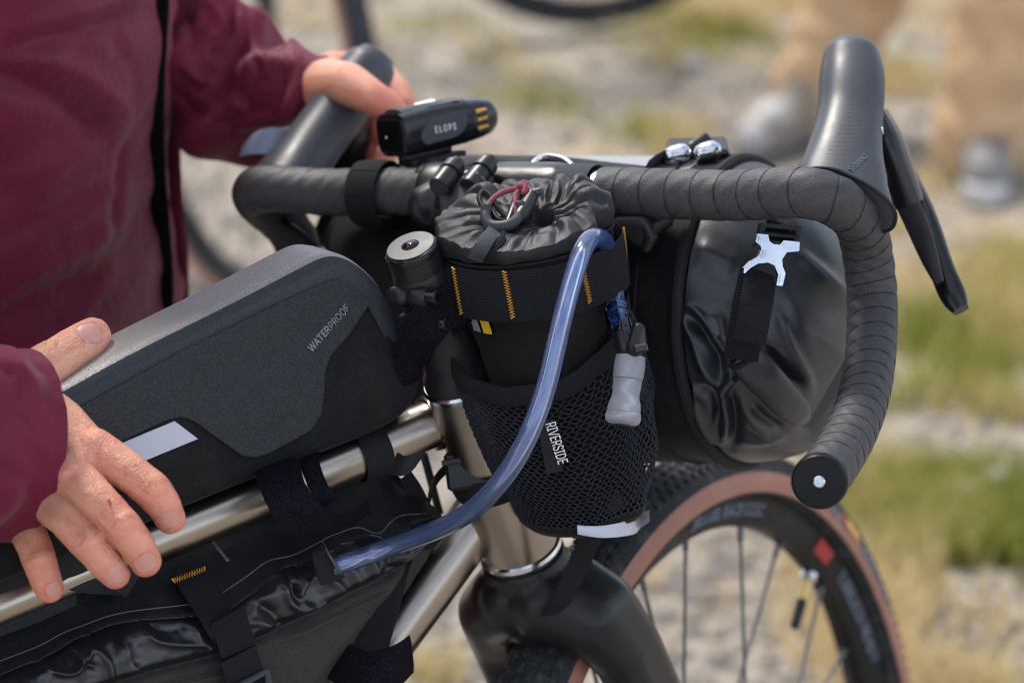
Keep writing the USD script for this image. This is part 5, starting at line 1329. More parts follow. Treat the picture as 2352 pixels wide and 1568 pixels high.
# end cap closing to a flat fold, with creases running from the binding to the fold
cap_ = []
NK = 90
TH = np.linspace(0, 2 * np.pi, 421)[:-1]
tiltd = math.radians(9)
for k in range(NK):
    t = k / (NK - 1)
    s = .004 + .068 * (1 - (1 - t) ** 1.7)
    a = RB * .98 * (1 - t ** 1.6) ** .75 + .007 * t ** 2
    b = RB * .98 * (1 - .54 * t ** 1.25)
    ring_ = rring(s, a, b, 2.0 + .5 * t, du=-.027 * t ** 1.15, ds=.002 * t)
    c_ = ring_.mean(0); v_ = ring_ - c_; an = -tiltd * t ** 1.5
    ring_ = c_ + v_ * math.cos(an) + np.cross(nl, v_) * math.sin(an) + nl * (v_ @ nl)[:, None] * (1 - math.cos(an))
    low_ = np.clip(-np.sin(TH), 0, 1) ** 1.2
    ring_ = ring_ - nl * (s * .34 * low_ * t ** .7)[:, None]
    cap_.append(ring_)
cap_ = np.array(cap_)
capm = loft(cap_)
def pixs(p):
    q = np.asarray(p) - CAM; d = q @ F_
    return np.stack([1176 + 1176 * (q @ R_) / (TAN * d), 784 - 1176 * (q @ U_) / (TAN * d)], 1)
CF = [  # creases of the closed end: line, height, width
    ([(1572, 709), (1592, 711), (1619, 741), (1646, 791), (1672, 815)], .0050, 11), ([(1590, 733), (1623, 772), (1646, 815), (1656, 858)], -.0090, 13), ([(1566, 733), (1592, 772), (1611, 830), (1648, 885)], .0070, 12), ([(1654, 912), (1668, 884), (1690, 862)], .0075, 10), ([(1654, 912), (1664, 940), (1668, 970), (1662, 1006)], .0065, 11),
    ([(1572, 912), (1607, 959), (1631, 995), (1656, 1014)], .0075, 9), ([(1588, 885), (1635, 905), (1646, 985)], -.0085, 13), ([(1678, 905), (1689, 970), (1685, 1026)], -.0075, 13), ([(1705, 920), (1728, 967), (1771, 1000)], .0050, 14), ([(1725, 930), (1760, 965), (1800, 985)], -.0050, 12), ([(1600, 569), (1690, 612)], .0028, 26), ([(1590, 620), (1690, 668)], -.0018, 24),
    ([(1826, 577), (1885, 627), (1945, 678)], .0042, 17), ([(1820, 640), (1880, 690), (1930, 730)], -.0016, 30), ([(1787, 720), (1812, 791), (1846, 854), (1862, 895)], .0055, 13), ([(1756, 800), (1800, 846), (1836, 889)], -.0085, 13), ([(1800, 655), (1830, 740), (1870, 830)], .0020, 22), ([(1650, 720), (1660, 780)], -.004, 16), ([(1700, 1010), (1760, 1010), (1810, 990)], .003, 12)]
def fold_cap(p):
    q = pixs(p); o = np.zeros(len(q)); front = ((p - Rc) @ F_) < .055
    for ln, amp, wd in CF:
        d, _, al = dist_line(q, sline(ln, 24)); Lt = max(al.max(), 1)
        o += .72 * amp * np.exp(-(d / wd) ** 2) * np.clip(np.minimum(al, Lt - al) / (.25 * Lt) + .3, 0, 1)
    return o * front + fb(p, 30, 3, 2) * .0012
cape = displace(capm, fold_cap)
obj('end_cap', cape, 'roll_black', roll, smooth=True)
capt_ = trimesh.Trimesh(cape.vertices, cape.faces, process=False)
def RD(u, v, lift=0.0):
    loc = capt_.ray.intersects_location([CAM], [nrm(P(u, v, 1.0) - CAM)], multiple_hits=False)[0]
    d_ = float(np.dot(loc[0] - CAM, F_)) if len(loc) else 1.87
    return P(u, v, d_ - lift)
# rolled lip of the closure, folded towards the camera
lq = spl(np.array([list(RD(708, 0) * 0 + RD(u, v, l_)) + [r_] for u, v, l_, r_ in ((1704, 812, .007, .0102), (1735, 846, .006, .0112), (1772, 884, .005, .0110), (1808, 922, .004, .0100), (1838, 950, .003, .0085), (1850, 962, .001, .0050))]), 60)
lip = tube(lq[:, :3], lq[:, 3], 40, up=-F_, flat=.52)
lip = displace(lip, lambda p: fb(p, 45, 3, 6) * .0030)
obj('rolled_lip', lip, 'roll_black', roll, smooth=60)
obj('lip_edge', tube(np.array([RD(1677, 836, .010), RD(1690, 843, .014), RD(1718, 828, .016), RD(1740, 806, .014), RD(1746, 795, .010)]), .0017, 8, 30), 'label_black', roll)
obj('lip_edge', tube(np.array([RD(1680, 828, .006), RD(1692, 818, .010), RD(1716, 806, .010), RD(1740, 798, .006)]), .0015, 8, 30), 'label_black', roll)
# closing strap, silver hook, black buckle
us = nrm(P(1760, 640, 1.83) - P(1700, 622, 1.83))
obj('closing_strap', ribbon(PP([(1742, 622, 1.818), (1733, 650, 1.815), (1724, 690, 1.812), (1715, 740, 1.812), (1707, 790, 1.816), (1702, 825, 1.822)]), us, .0205, .0022, n=50), 'webbing', roll)
obj('closing_strap', ribbon(PP([(1745, 640, 1.812), (1738, 690, 1.806), (1728, 745, 1.806), (1720, 786, 1.809)]), us, .0195, .002, n=40), 'webbing', roll)
hd = 1.812
def hookpt(u, v): return on_plane(u, v, P(1775, 600, hd), nrm(-F_ + .25 * R_))
hx = [(1736.3, 537.5), (1759.7, 539.1), (1762.8, 554.3), (1771.4, 561.0), (1787.0, 562.5), (1795.6, 552.4), (1832.3, 556.3), (1830.8, 577.4), (1820.2, 578.1), (1802.7, 579.7), (1791.7, 596.1), (1792.9, 611.7), (1799.5, 628.1), (1792.9, 657.0), (1778.4, 655.5), (1783.1, 631.3), (1774.5, 609.8), (1759.7, 603.1), (1736.3, 605.5), (1720.6, 614.9), (1710.5, 623.5), (1701.9, 636.0), (1705.0, 614.9), (1720.6, 599.2), (1738.2, 588.3), (1744.1, 572.7), (1742.1, 564.1), (1730.4, 555.5)]
hz = nrm(-F_ + .25 * R_); hX = nrm(R_ - hz * np.dot(R_, hz)); hY = np.cross(hz, hX)
ho_ = hookpt(1768, 598)
poly = [(np.dot(hookpt(u, v) - ho_, hX), np.dot(hookpt(u, v) - ho_, hY)) for u, v in hx]
obj('hook', prism(Polygon(poly).buffer(-.0007).buffer(.0014).buffer(-.0007), ho_, hX, hY, hz, .0050, .0013), 'chrome_hook', roll, smooth=40, label='polished silver strap hook')
in_ = Polygon(poly).buffer(-.0021).buffer(.0004)
in_ = in_ if in_.geom_type == 'Polygon' else max(in_.geoms, key=lambda g_: g_.area)
obj('hook_boss', prism(in_, ho_ + hz * .0046, hX, hY, hz, .0014, .0008), 'chrome_hook', roll, smooth=40)
def frame_piece(name, quads, d, thick, m, par):
    out_, in_ = quads
    q = lambda L: [(np.dot(hookpt(u, v) - ho_, hX), np.dot(hookpt(u, v) - ho_, hY)) for u, v in L]
    return obj(name, prism(Polygon(q(out_), [q(in_)]), ho_ - hz * d, hX, hY, hz, thick, .0006), m, par, smooth=30)
frame_piece('buckle_frame', ([(1748, 512), (1842, 520), (1832, 580), (1734, 568)], [(1757, 522), (1828, 528), (1822, 558), (1750, 550)]), .004, .004, 'gloss_black', roll)
obj('buckle_bar', tube([hookpt(1750, 536) - hz * .001, hookpt(1832, 543) - hz * .001], .0016, 10), 'black_plastic', roll)
obj('closing_strap', ribbon(PP([(1798, 505, 1.835), (1795, 520, 1.826), (1790, 545, 1.822), (1786, 562, 1.822)]), us, .0185, .002, n=20), 'webbing', roll)
obj('front_clip', melt([hull([P(1425, 515, 1.855), P(1475, 510, 1.852), P(1480, 560, 1.856)], [.006, .006, .005]), chain([P(1482, 515, 1.85), P(1496, 545, 1.85), P(1485, 568, 1.852)], [.004, .004, .0035])], .003, 6), 'black_plastic', roll, smooth=True)
obj('front_clip', melt([hull([P(1500, 520, 1.86), P(1525, 505, 1.86)], [.006, .006])], .003, 6), 'black_plastic', roll, smooth=True)
# harness panel and seams on the drum
# buckle and strap on the crown of the drum
obj('top_strap', ribbon(PP([(1480, 400, 1.91), (1520, 368, 1.925), (1575, 345, 1.94), (1640, 345, 1.955), (1720, 375, 1.965)]), nrm(F_ + .3 * R_), .022, .002, n=40), 'webbing_grey', roll)
tb_ = obj('top_buckle', box(P(1602, 347, 1.935), nrm(R_ + .03 * U_), nrm(U_ * .5 + F_), nrm(U_ - .5 * F_), .019, .012, .005, .002), 'black_plastic', roll)
obj('buckle_tongue', melt([hull([P(1590, 340, 1.925), P(1618, 318, 1.93), P(1625, 330, 1.93)], [.0045, .0035, .004])], .003, 4), 'black_plastic', tb_, smooth=True)
obj('buckle_button', tube(PP([(1545, 358, 1.918), (1566, 352, 1.918)]), .0062, 18, rnd=True), 'polished_metal', tb_)
obj('buckle_button', tube(PP([(1616, 352, 1.916), (1634, 346, 1.916)]), .0064, 18, rnd=True), 'polished_metal', tb_)
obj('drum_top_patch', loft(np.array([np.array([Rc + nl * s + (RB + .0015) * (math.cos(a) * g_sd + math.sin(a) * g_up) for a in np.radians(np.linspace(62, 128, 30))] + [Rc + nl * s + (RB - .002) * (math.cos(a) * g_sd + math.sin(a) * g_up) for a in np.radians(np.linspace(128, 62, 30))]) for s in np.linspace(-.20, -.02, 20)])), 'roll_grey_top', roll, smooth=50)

# straps that hold the bag on the bars
st = thing('bar_strap', 'wide ribbed grey webbing strap wrapped round the bars where the near tape begins', 'strap')
def bar_loop(s, rad, w, m, par, name='webbing', a0=-200, a1=160, t=.002, nx=70):
    th = np.radians(np.linspace(a0, a1, nx)); ex_, ey_ = pf1, ax1
    c = barC - l1 * s
    return obj(name, ribbon(np.array([c + rad * (math.cos(a) * ex_ + math.sin(a) * ey_) for a in th]), l1, w, t), m, par)
bar_loop(.0385, .0185, .024, 'webbing_grey', st)
bar_loop(.0225, .0160, .020, 'webbing', thing('bar_strap', 'narrow black webbing strap round the bare bar, between the grey strap and the pouch', 'strap'))
bar_loop(-.1080, .0205, .0215, 'webbing_fine', thing('bar_strap', 'black ribbed strap round the far side of the bars beside the bare bar', 'strap'), a0=-260, a1=100)
hkp = thing('cam_hook', 'small rounded silver and black cam hook standing on top of the bars', 'buckle')
obj('hook_plate', tube(PP([(1226, 392, 1.90), (1228, 375, 1.905), (1245, 364, 1.905), (1270, 362, 1.90), (1295, 368, 1.893), (1312, 380, 1.885)]), [.0026, .0026, .0026, .0026, .0026, .0022], 12, 40, rnd=True), 'polished_metal', hkp)
obj('hook_body', melt([hull([P(1240, 382, 1.91), P(1285, 378, 1.905), P(1300, 395, 1.895), P(1240, 398, 1.90)], [.005, .005, .005, .005])], .003, 5), 'black_plastic', hkp, smooth=True)

# ------------------------------------------------------------------ bike light on the bars
lt = thing('bike_light', 'black oblong bike light with white lettering, mounted on the middle of the bars', 'bike light')
la_ = nrm(P(1112, 262, 1.985) - P(884, 306, 1.938)); lu = nrm(U_ + .08 * R_ - la_ * np.dot(U_ + .08 * R_, la_)); lr = np.cross(la_, lu)
lr = lr if np.dot(lr, F_) < 0 else -lr
LO = P(900, 311, 1.945)
LL = .071
def lring(s, hw_, hh_, sq, dz=0.0):
    th = np.linspace(0, 2 * np.pi, 48, endpoint=False); k = (np.abs(np.cos(th)) ** sq + np.abs(np.sin(th)) ** sq) ** (-1 / sq)
    return LO + la_ * s + (hw_ * k * np.cos(th))[:, None] * lr + (hh_ * k * np.sin(th) + dz)[:, None] * lu
prof = [(-.0015, .0135, .0115, 3.5, 0), (-.0005, .0150, .0130, 4, 0), (.0, .0156, .0136, 4, 0), (.006, .0160, .0140, 3.6, .0), (.020, .0162, .0146, 3.2, .0006), (.040, .0162, .0150, 2.9, .001), (.052, .0160, .0146, 2.7, .001), (.0522, .0156, .0142, 2.7, .001), (.0528, .0156, .0142, 2.7, .001), (.053, .0160, .0145, 2.6, .001), (.064, .0156, .0134, 2.5, .001), (.072, .0140, .0120, 2.4, .001), (.076, .0112, .0100, 2.2, .001), (.0765, .0108, .0095, 2.2, .001), (.0755, .0100, .0088, 2.2, .001)]
lbody = obj('light_body', loft(np.array([lring(*p) for p in prof])), 'gloss_black', lt, smooth=28)
def side_pt(s, y, lift): return LO + la_ * s + lr * (.0160 + lift) + lu * y
sp = [(.011, -.0055), (.016, .0035), (.026, .0062), (.042, .0070), (.047, .0055), (.0475, .0), (.044, -.005), (.034, -.0082), (.020, -.0090), (.013, -.0085)]
pl_ = smooth_poly(sp, 80)
obj('side_plate', prism(pl_, LO + lr * .0156 + lu * .001, la_, lu, lr, .0010, .0003), 'grey_plastic', lbody)
tl = meshkit.text_mesh('E L O P S', .0042, .0003, False); kx = .0165 / tl.vertices[:, 0].max()
obj('lettering', text_on('E L O P S', .0042, LO + la_ * .0215 + lr * .01665 + lu * -.0022, la_, lu, lr, .0003, False, kx), 'print_white', lbody, smooth=False)
for k in range(3):
    obj('vent', box(LO + la_ * .0605 + lr * .0153 + lu * (.0062 - .0052 * k), la_, lu, lr, .0042, .0014, .0008, .0005), 'orange_part', lbody)
    obj('vent_louvre', box(LO + la_ * .0605 + lr * .0160 + lu * (.0044 - .0052 * k), nrm(la_ + .12 * lu), lu, lr, .0042, .0012, .0008, .0005), 'gloss_black', lbody)
obj('top_slot', box(LO + la_ * .035 + lu * .0134 + lr * .0095, nrm(la_ + .02 * lu), lr, lu, .013, .0014, .0012, .0006), 'zip_black', lbody)
obj('button', melt([hull([LO + la_ * .022 + lu * .0136, LO + la_ * .034 + lu * .0143], [.0035, .0035])], .002, 3), 'button_white', lbody, smooth=True)
obj('top_shell', loft(np.array([np.vstack([lring(s, .0120, .0146 + .0006 * math.sin(s / .052 * 3.14), 3.2, .0012)[3:22], lring(s, .0110, .0120, 3.2, .0)[21:2:-1]]) for s in np.linspace(.003, .050, 14)])), 'grey_plastic', lbody, smooth=40)
obj('rear_window', box(LO - la_ * .0016 + lu * .0, lr, lu, -la_, .0118, .0098, .0006, .0004), 'zip_black', lbody)
obj('status_light', revolve(LO - la_ * .0021 - lr * .003 - lu * .001, -la_, [(0, .0008), (.0003, .0008), (.0004, .0002)], 12), 'print_white', lbody)
mt_ = obj('mount', melt([hull([LO + la_ * .008 - lu * .0155, LO + la_ * .040 - lu * .0140], [.0045, .0045]), hull([LO + la_ * .014 - lu * .020, LO + la_ * .036 - lu * .022], [.006, .006]), hull([LO + la_ * .020 - lu * .024, P(985, 420, 1.93)], [.0075, .012])], .003, 4), 'black_plastic', lt, smooth=True)
obj('mount_rail', box(LO + la_ * .026 - lu * .0185 + lr * .004, la_, lr, lu, .021, .0085, .0018, .0007), 'black_plastic', mt_)
obj('mount_band', ribbon(np.array([barC + l1 * .060 + .0195 * (math.cos(a) * pf1 + math.sin(a) * ax1) for a in np.radians(np.linspace(-180, 180, 60))]), l1, .015, .0025), 'black_plastic', mt_)
# ------------------------------------------------------------------ person in the burgundy jacket
per = thing('person', 'person in a burgundy jacket with one hand on the grey bag of the bicycle', 'person')
Pv = lambda *r: P(*r)
Fh = np.array([0, 1.0, 0]); Zu = np.array([0, 0, 1.0])
fw = nrm(R_ - .22 * Fh); lt_ = np.cross(Zu, fw)            # chest faces the picture's right; lt_ is the person's left, away from the camera
TC = P(-66, 400, 2.075)                                    # middle of the torso at that height
def tor(z, a, b, dx=0.0, dy=0.0, sq=2.3, n=120):
    th = np.linspace(0, 2 * np.pi, n, endpoint=False); k = (np.abs(np.cos(th)) ** sq + np.abs(np.sin(th)) ** sq) ** (-1 / sq)
    return np.array([TC[0], TC[1], z]) + fw * dx + lt_ * dy + (a * k * np.cos(th))[:, None] * fw + (b * k * np.sin(th))[:, None] * lt_
zs = np.linspace(TC[2] - .46, TC[2] + .30, 90)
rows = []
for z in zs:
    r = z - TC[2]
    a = np.interp(r, [-.46, -.2, -.05, .1, .2, .27, .30], [.131, .128, .130, .1345, .125, .07, .05]); b = np.interp(r, [-.46, -.2, .1, .2, .27, .30], [.20, .185, .195, .185, .12, .06])
    rows.append(tor(z, a, b, dx=np.interp(r, [-.46, -.15, .15], [-.014, -.008, .002])))
jk = loft(np.array(rows))
def jfold(p):
    q = np.asarray(p) - TC
    s, z, d = q @ fw, q[:, 2], q @ lt_
    w = .0065 * np.sin(z * 22 + s * 22 + 2.2 * np.sin(s * 14 + z * 6)) * np.exp(-((s - .02) / .11) ** 2)
    w += (meshkit.fbm(np.stack([s * 7 + z * 7, z * 11 - s * 6, d * 3], 1) + 20, 4, 9) - .5) * .034
    w += .006 * np.exp(-((z * .8 + s * .9 - .02) / .018) ** 2) - .004 * np.exp(-((z * .75 + s * .9 + .03) / .02) ** 2) + .005 * np.exp(-((z + s * .75 + .16) / .02) ** 2)
    return w
def pix_all(p):
    q = np.asarray(p) - CAM; d = q @ F_
    return np.stack([1176 + 1176 * (q @ R_) / (TAN * d), 784 - 1176 * (q @ U_) / (TAN * d)], 1)
def fold_lines(lines, sel):
    """Folds of cloth along lines; sel(points) picks the side of the cloth they lie on."""
    def f(p):
        q = pix_all(p); o = np.zeros(len(q))
        for ln, amp, wd in lines:
            d, _, al = dist_line(q, sline(ln, 24)); Lt = max(al.max(), 1)
            o += amp * np.exp(-(d / wd) ** 2) * np.clip(np.minimum(al, Lt - al) / (.25 * Lt) + .25, 0, 1)
        return o * sel(p)
    return f
JF = [([(150, 60), (240, 25), (345, -15)], .006, 22), ([(-40, 120), (80, 100), (190, 62), (330, 15)], -.007, 26), ([(60, 120), (150, 155), (240, 205), (318, 300)], .006, 30), ([(-60, 150), (60, 190), (150, 230), (256, 308), (300, 340)], -.007, 26), ([(286, 560), (305, 430), (330, 310)], -.004, 12), ([(40, 420), (160, 380), (290, 300)], .004, 34), ([(0, 560), (120, 500), (280, 420)], -.0045, 26), ([(60, 640), (170, 600), (300, 520)], .004, 24), ([(-20, 740), (120, 690), (260, 640)], -.004, 26), ([(160, 790), (230, 700), (290, 620)], .0035, 16), ([(250, 60), (300, 120), (335, 210)], -.0025, 16)]
for v_ in range(20, 720, 46): JF.append(([(300 - v_ * .05, v_ + 14), (334 - v_ * .05, v_)], .0013, 7))
jk = trimesh.Trimesh(*trimesh.remesh.subdivide(np.array(jk.vertices), np.array(jk.faces)), process=False)
jk = displace(jk, lambda p: jfold(p) + fold_lines(JF, lambda p: ((p - TC) @ lt_) < .03)(p))
jo = obj('jacket', jk, 'jacket', per, smooth=True, label='burgundy jacket front')
jmesh = trimesh.Trimesh(jk.vertices, jk.faces, process=False)
def cast_on(m, u, v, lift=0.0):
    d = nrm(P(u, v, 1.0) - CAM)
    loc, _, tri = m.ray.intersects_location([CAM], [d], multiple_hits=False)
    return (loc[0] - d * lift, m.face_normals[tri[0]]) if len(loc) else None
def edge_at(v):
    """Rightmost point of the jacket at picture height v, and the way into the picture there."""
    lo_, hi_ = 150, 480
    for _ in range(18):
        mid = (lo_ + hi_) / 2
        if cast_on(jmesh, mid, v) is None: hi_ = mid
        else: lo_ = mid
    return lo_
zp, pl, el = [], [], []
for v in range(-260, 920, 40):
    e = edge_at(v)
    a = cast_on(jmesh, e - 38, v, .0015); b = cast_on(jmesh, e - 3, v, .003); c = cast_on(jmesh, e - 52, v, .0015)
    if a is None or b is None or c is None: continue
    zp.append(a[0]); pl.append(P(e + 6, v, np.dot(b[0] - CAM, F_))); el.append(c[0])
zp, pl, el = map(np.array, (zp, pl, el))
def calm(q, deg=4):
    k = np.linspace(-1, 1, len(q)); return np.stack([np.polyval(np.polyfit(k, q[:, i], deg), k) for i in range(3)], 1)
zp, pl = calm(zp) - F_ * .002, calm(pl)
obj('zip_strip', ribbon(zp - F_ * .003, nrm(R_ + .25 * F_), .0125, .003, n=90), 'zip_black', per)
obj('placket', ribbon(pl - R_ * .0015 - F_ * .003, nrm(R_ + .2 * F_), .0085, .0058, n=90), 'jacket', per, label='burgundy flap beside the zip')
obj('placket_seam', tube(pl + R_ * .0032 - F_ * .0055, .0007, 6, 90), 'jacket', per)

# sleeves
def sleeve(path, ref, name, sq=2.0, fold=.004, seed=0, label=None, n=110, seg=90, freq=60, lines=None):
    """path rows: centre point, half width along ref, half width across; open cuff at the first row."""
    q = np.array([list(p) + [a, b] for p, a, b in path]); q = spl(q, n); c = q[:, :3]
    T = np.gradient(c, axis=0); T /= np.linalg.norm(T, axis=1)[:, None]
    th = np.linspace(0, 2 * np.pi, seg, endpoint=False)
    k = (np.abs(np.cos(th)) ** sq + np.abs(np.sin(th)) ** sq) ** (-1 / sq)
    L = np.r_[0, np.cumsum(np.linalg.norm(np.diff(c, axis=0), axis=1))]
    R = []
    rr = np.random.default_rng(seed); ph = rr.uniform(0, 6.28, 6)
    for i in range(n):
        s = nrm(ref - T[i] * np.dot(ref, T[i])); m = np.cross(T[i], s)
        g = min(L[i] / .03, 1)
        w = fold * g * (np.sin(L[i] * freq + 1.6 * np.sin(th + ph[0]) + ph[1]) + .6 * np.sin(L[i] * freq * 1.7 + 2 * np.sin(th * 2 + ph[2])) + .35 * np.sin(5 * th + L[i] * 40 + ph[3]))
        R.append(c[i] + ((q[i, 3] + w) * k * np.cos(th))[:, None] * s + ((q[i, 4] + w) * k * np.sin(th))[:, None] * m)
    R = np.array(R)
    inner = [c[i] + (R[i] - c[i]) * .93 for i in (0, 3, 8, 16)]
    R = np.concatenate([np.array(inner[::-1]), R[0:1] - T[0] * .0006 + (c[0] - R[0:1]) * .03, R])
    m_ = loft(R, cap=False)
    if lines: m_ = displace(m_, fold_lines(lines, lambda p: 1.0))
    return obj(name, m_, 'jacket', per, smooth=True, label=label)
aS = nrm(.68 * R_ - .10 * U_ + .72 * F_)
CR = P(42, 1022, 1.708)
w1d = nrm(P(0, 1232, 1.70) - P(95, 812, 1.715))
shR = np.array([TC[0], TC[1], TC[2] + .24]) - lt_ * .20 - fw * .02
elR = P(-640, 1010, 1.50)
sleeve([(CR, .0535, .043), (CR - aS * .012, .0535, .044), (CR - aS * .05, .056, .047), (CR - aS * .10, .057, .050), (CR * .35 + elR * .65, .06, .056), (elR, .062, .06), (elR * .55 + shR * .45, .066, .066), (shR, .07, .07)], w1d, 'sleeve', fold=.0040, seed=4, label='right sleeve, near the camera', freq=95, seg=140, lines=[([(10, 830), (37, 872), (52, 915)], -.0035, 9), ([(30, 826), (62, 860), (80, 905)], .0025, 10), ([(60, 822), (110, 860), (150, 920)], -.0016, 10), ([(0, 960), (60, 990), (110, 1060)], .002, 18), ([(-20, 1060), (50, 1100), (90, 1150)], -.002, 16)])
shL = np.array([TC[0], TC[1], TC[2] + .24]) + lt_ * .17 + fw * .0
wrL = P(738, 204, 2.082)
sl = sleeve([(wrL + nrm(wrL - P(690, 212, 2.09)) * .006, .0215, .0205), (P(715, 207, 2.086), .0232, .022), (P(672, 216, 2.092), .032, .029), (P(600, 214, 2.105), .039, .035), (P(520, 186, 2.12), .046, .041), (P(440, 140, 2.135), .052, .048), (P(330, 80, 2.15), .056, .052), (P(180, -60, 2.165), .058, .055), (P(110, -350, 2.17), .062, .06), (shL, .066, .064)], U_, 'sleeve', fold=.0085, seed=9, label='left sleeve reaching to the far brake hood', freq=75, seg=140, lines=[([(547, 20), (543, 68), (513, 113), (485, 154), (474, 182)], .009, 11), ([(508, 96), (490, 140), (466, 180)], -.009, 11), ([(425, 150), (450, 175), (474, 192)], .007, 12), ([(405, 215), (444, 246), (470, 250)], -.006, 12), ([(670, 120), (684, 191), (667, 273)], .005, 9), ([(581, 120), (592, 160), (598, 215)], -.005, 12), ([(620, 110), (640, 170), (630, 240)], -.004, 13), ([(496, 273), (530, 285), (568, 290)], -.004, 14), ([(520, 230), (560, 250), (600, 300)], .004, 14), ([(420, 40), (450, 80), (440, 130)], -.006, 14), ([(480, 10), (500, 45), (470, 90)], .005, 12)])
obj('cuff_tab', ribbon(PP([(556, 346, 2.075), (600, 326, 2.058), (646, 318, 2.054), (676, 296, 2.058)]), nrm(U_ * .7 + .45 * R_ - .3 * F_), np.array([.010, .016, .017, .012]), .0014, n=24), 'reflective_grey', per, label='pale reflective tab under the left cuff')

# body: both hands in detail, arms, trunk, legs and head as one skin
mmx = .001
Wd = [(40, 985, 1.722, 22), (8, 1085, 1.718, 22)]
MC = [(214, 1032, 1.700, 12.4), (160, 1086, 1.690, 13.2), (104, 1142, 1.692, 12.4), (50, 1194, 1.703, 11.2)]
FI = [[MC[0], (285, 1075, 1.693, 11.0), (347, 1122, 1.689, 10.6), (378, 1162, 1.694, 9.5), (390, 1190, 1.699, 8.6)],
      [MC[1], (222, 1148, 1.680, 11.0), (279, 1207, 1.676, 10.6), (318, 1258, 1.681, 9.5), (334, 1288, 1.686, 8.6)],
      [MC[2], (155, 1192, 1.681, 10.6), (203, 1245, 1.677, 10.3), (246, 1297, 1.681, 9.3), (264, 1318, 1.685, 8.3)],
      [MC[3], (72, 1238, 1.694, 9.8), (89, 1284, 1.691, 9.5), (106, 1332, 1.694, 8.7), (113, 1350, 1.697, 7.9)]]
pt = lambda r: P(*r[:3])
parts_ = []
for f_ in FI:
    parts_.append(chain([pt(r) for r in f_], [r[3] * mmx for r in f_], 28))
    k = f_[2]; parts_.append(ball(P(k[0] + 3, k[1] - 4, k[2] - .0022), k[3] * .86 * mmx, 24))            # knuckle
    k = f_[0]; parts_.append(ball(P(k[0] + 2, k[1] - 3, k[2] - .003), k[3] * .92 * mmx, 24))
for a, b in ((0, 1), (1, 2), (2, 3)):
    parts_.append(hull([pt(MC[a]), pt(MC[b]), pt(Wd[0]), pt(Wd[1])], [MC[a][3] * .93 * mmx, MC[b][3] * .93 * mmx, .019, .019], 28))
TB = [(25, 940, 1.722, 18), (70, 880, 1.728, 15.5), (112, 842, 1.734, 14.2), (152, 815, 1.740, 12.8), (190, 790, 1.747, 12.2), (212, 772, 1.752, 10.6)]
parts_.append(chain([pt(r) for r in TB], [r[3] * mmx for r in TB], 28))
parts_.append(hull([pt(TB[0]), pt(TB[1]), pt(Wd[0]), pt(MC[0])], [.018, .012, .020, .010], 24))
parts_.append(chain([pt(Wd[0]), CR - aS * .10], [.022, .027], 24)); parts_.append(chain([pt(Wd[1]), CR - aS * .10], [.022, .027], 24))
for a in (0, 1, 2, 3):       # tendons on the back of the hand
    m_ = MC[a]; parts_.append(chain([P(m_[0] - 2, m_[1] - 4, m_[2] - .0085), P(m_[0] * .55 + 12, m_[1] * .55 + 470, m_[2] - .0115 + .006)], [.0050, .0036], 16))
hand = melt(parts_, .0019, 18)
def creases(p):
    o = np.zeros(len(p)); sd = 0
    for f_ in FI + [TB[1:]]:
        for i_, amp, sp_, wd in ((2, .00055, .0026, .0085), (3, .00028, .0019, .0050)) if len(f_) > 4 else ():
            c0 = pt(f_[i_]); d = nrm(pt(f_[i_ + 1]) - pt(f_[i_ - 1])); q = p - c0
            s_ = q @ d; front = np.clip(-(q @ F_) / .006, 0, 1); r_ = np.linalg.norm(q - s_[:, None] * d, axis=1)
            o -= amp * (.5 + .5 * np.cos(2 * np.pi * s_ / sp_ + 2.5 * fb(p, 120, 2, 4) * 4)) * np.exp(-(s_ / wd) ** 2) * front * (r_ < .016)
    return o
hand = displace(hand, creases)
hand = displace(hand, lambda p: fb(p, 95, 3, 3) * .0012 + fb(p, 320, 2, 5) * .0004)
hmesh = trimesh.Trimesh(hand.vertices, hand.faces, process=False)
LF = [[(748, 205, 2.078, 21), (800, 194, 2.034, 14.5), (852, 222, 2.020, 11.5), (890, 245, 2.020, 10.2), (908, 257, 2.024, 8.6)],
      [(766, 165, 2.092, 14), (815, 158, 2.108, 11.5), (880, 178, 2.108, 10.5), (914, 212, 2.096, 9.5), (926, 240, 2.088, 8.5)],
      [(768, 190, 2.10, 14), (820, 205, 2.114, 11.5), (880, 240, 2.11, 10), (902, 285, 2.10, 9), (898, 305, 2.09, 8)],
      [(765, 222, 2.10, 14), (815, 258, 2.112, 11), (868, 305, 2.108, 9.6), (890, 345, 2.09, 8.8), (882, 364, 2.078, 8)],
      [(758, 246, 2.098, 13), (800, 300, 2.108, 10), (842, 345, 2.10, 9), (868, 374, 2.084, 8), (866, 384, 2.074, 7.4)]]
lp = [chain([pt(r) for r in f_], [r[3] * mmx for r in f_], 24) for f_ in LF]
lp.append(hull([pt(f_[0]) for f_ in LF] + [wrL], [.017, .014, .014, .014, .013, .020], 24)); lp.append(chain([wrL, P(640, 214, 2.10)], [.019, .022], 24))
hand_l = melt(lp, .004, 10)
hp1 = np.array([TC[0], TC[1], TC[2] - .33])
leg = []
for s in (-1, 1):
    hj = hp1 + lt_ * s * .10 - Zu * .04; kn = hj + fw * .03 - Zu * (hj[2] - .50); an = kn - fw * .05 - Zu * .40
    leg.append(([hj, kn, an], s))
trunk = [hull([np.array([TC[0], TC[1], TC[2] + .17]) + lt_ * .14, np.array([TC[0], TC[1], TC[2] + .17]) - lt_ * .14, hp1 + lt_ * .09, hp1 - lt_ * .09], [.06, .06, .09, .09], 20)]
neck = np.array([TC[0], TC[1], TC[2] + .28]) + fw * .02; hd0 = neck + Zu * .17 + fw * .05
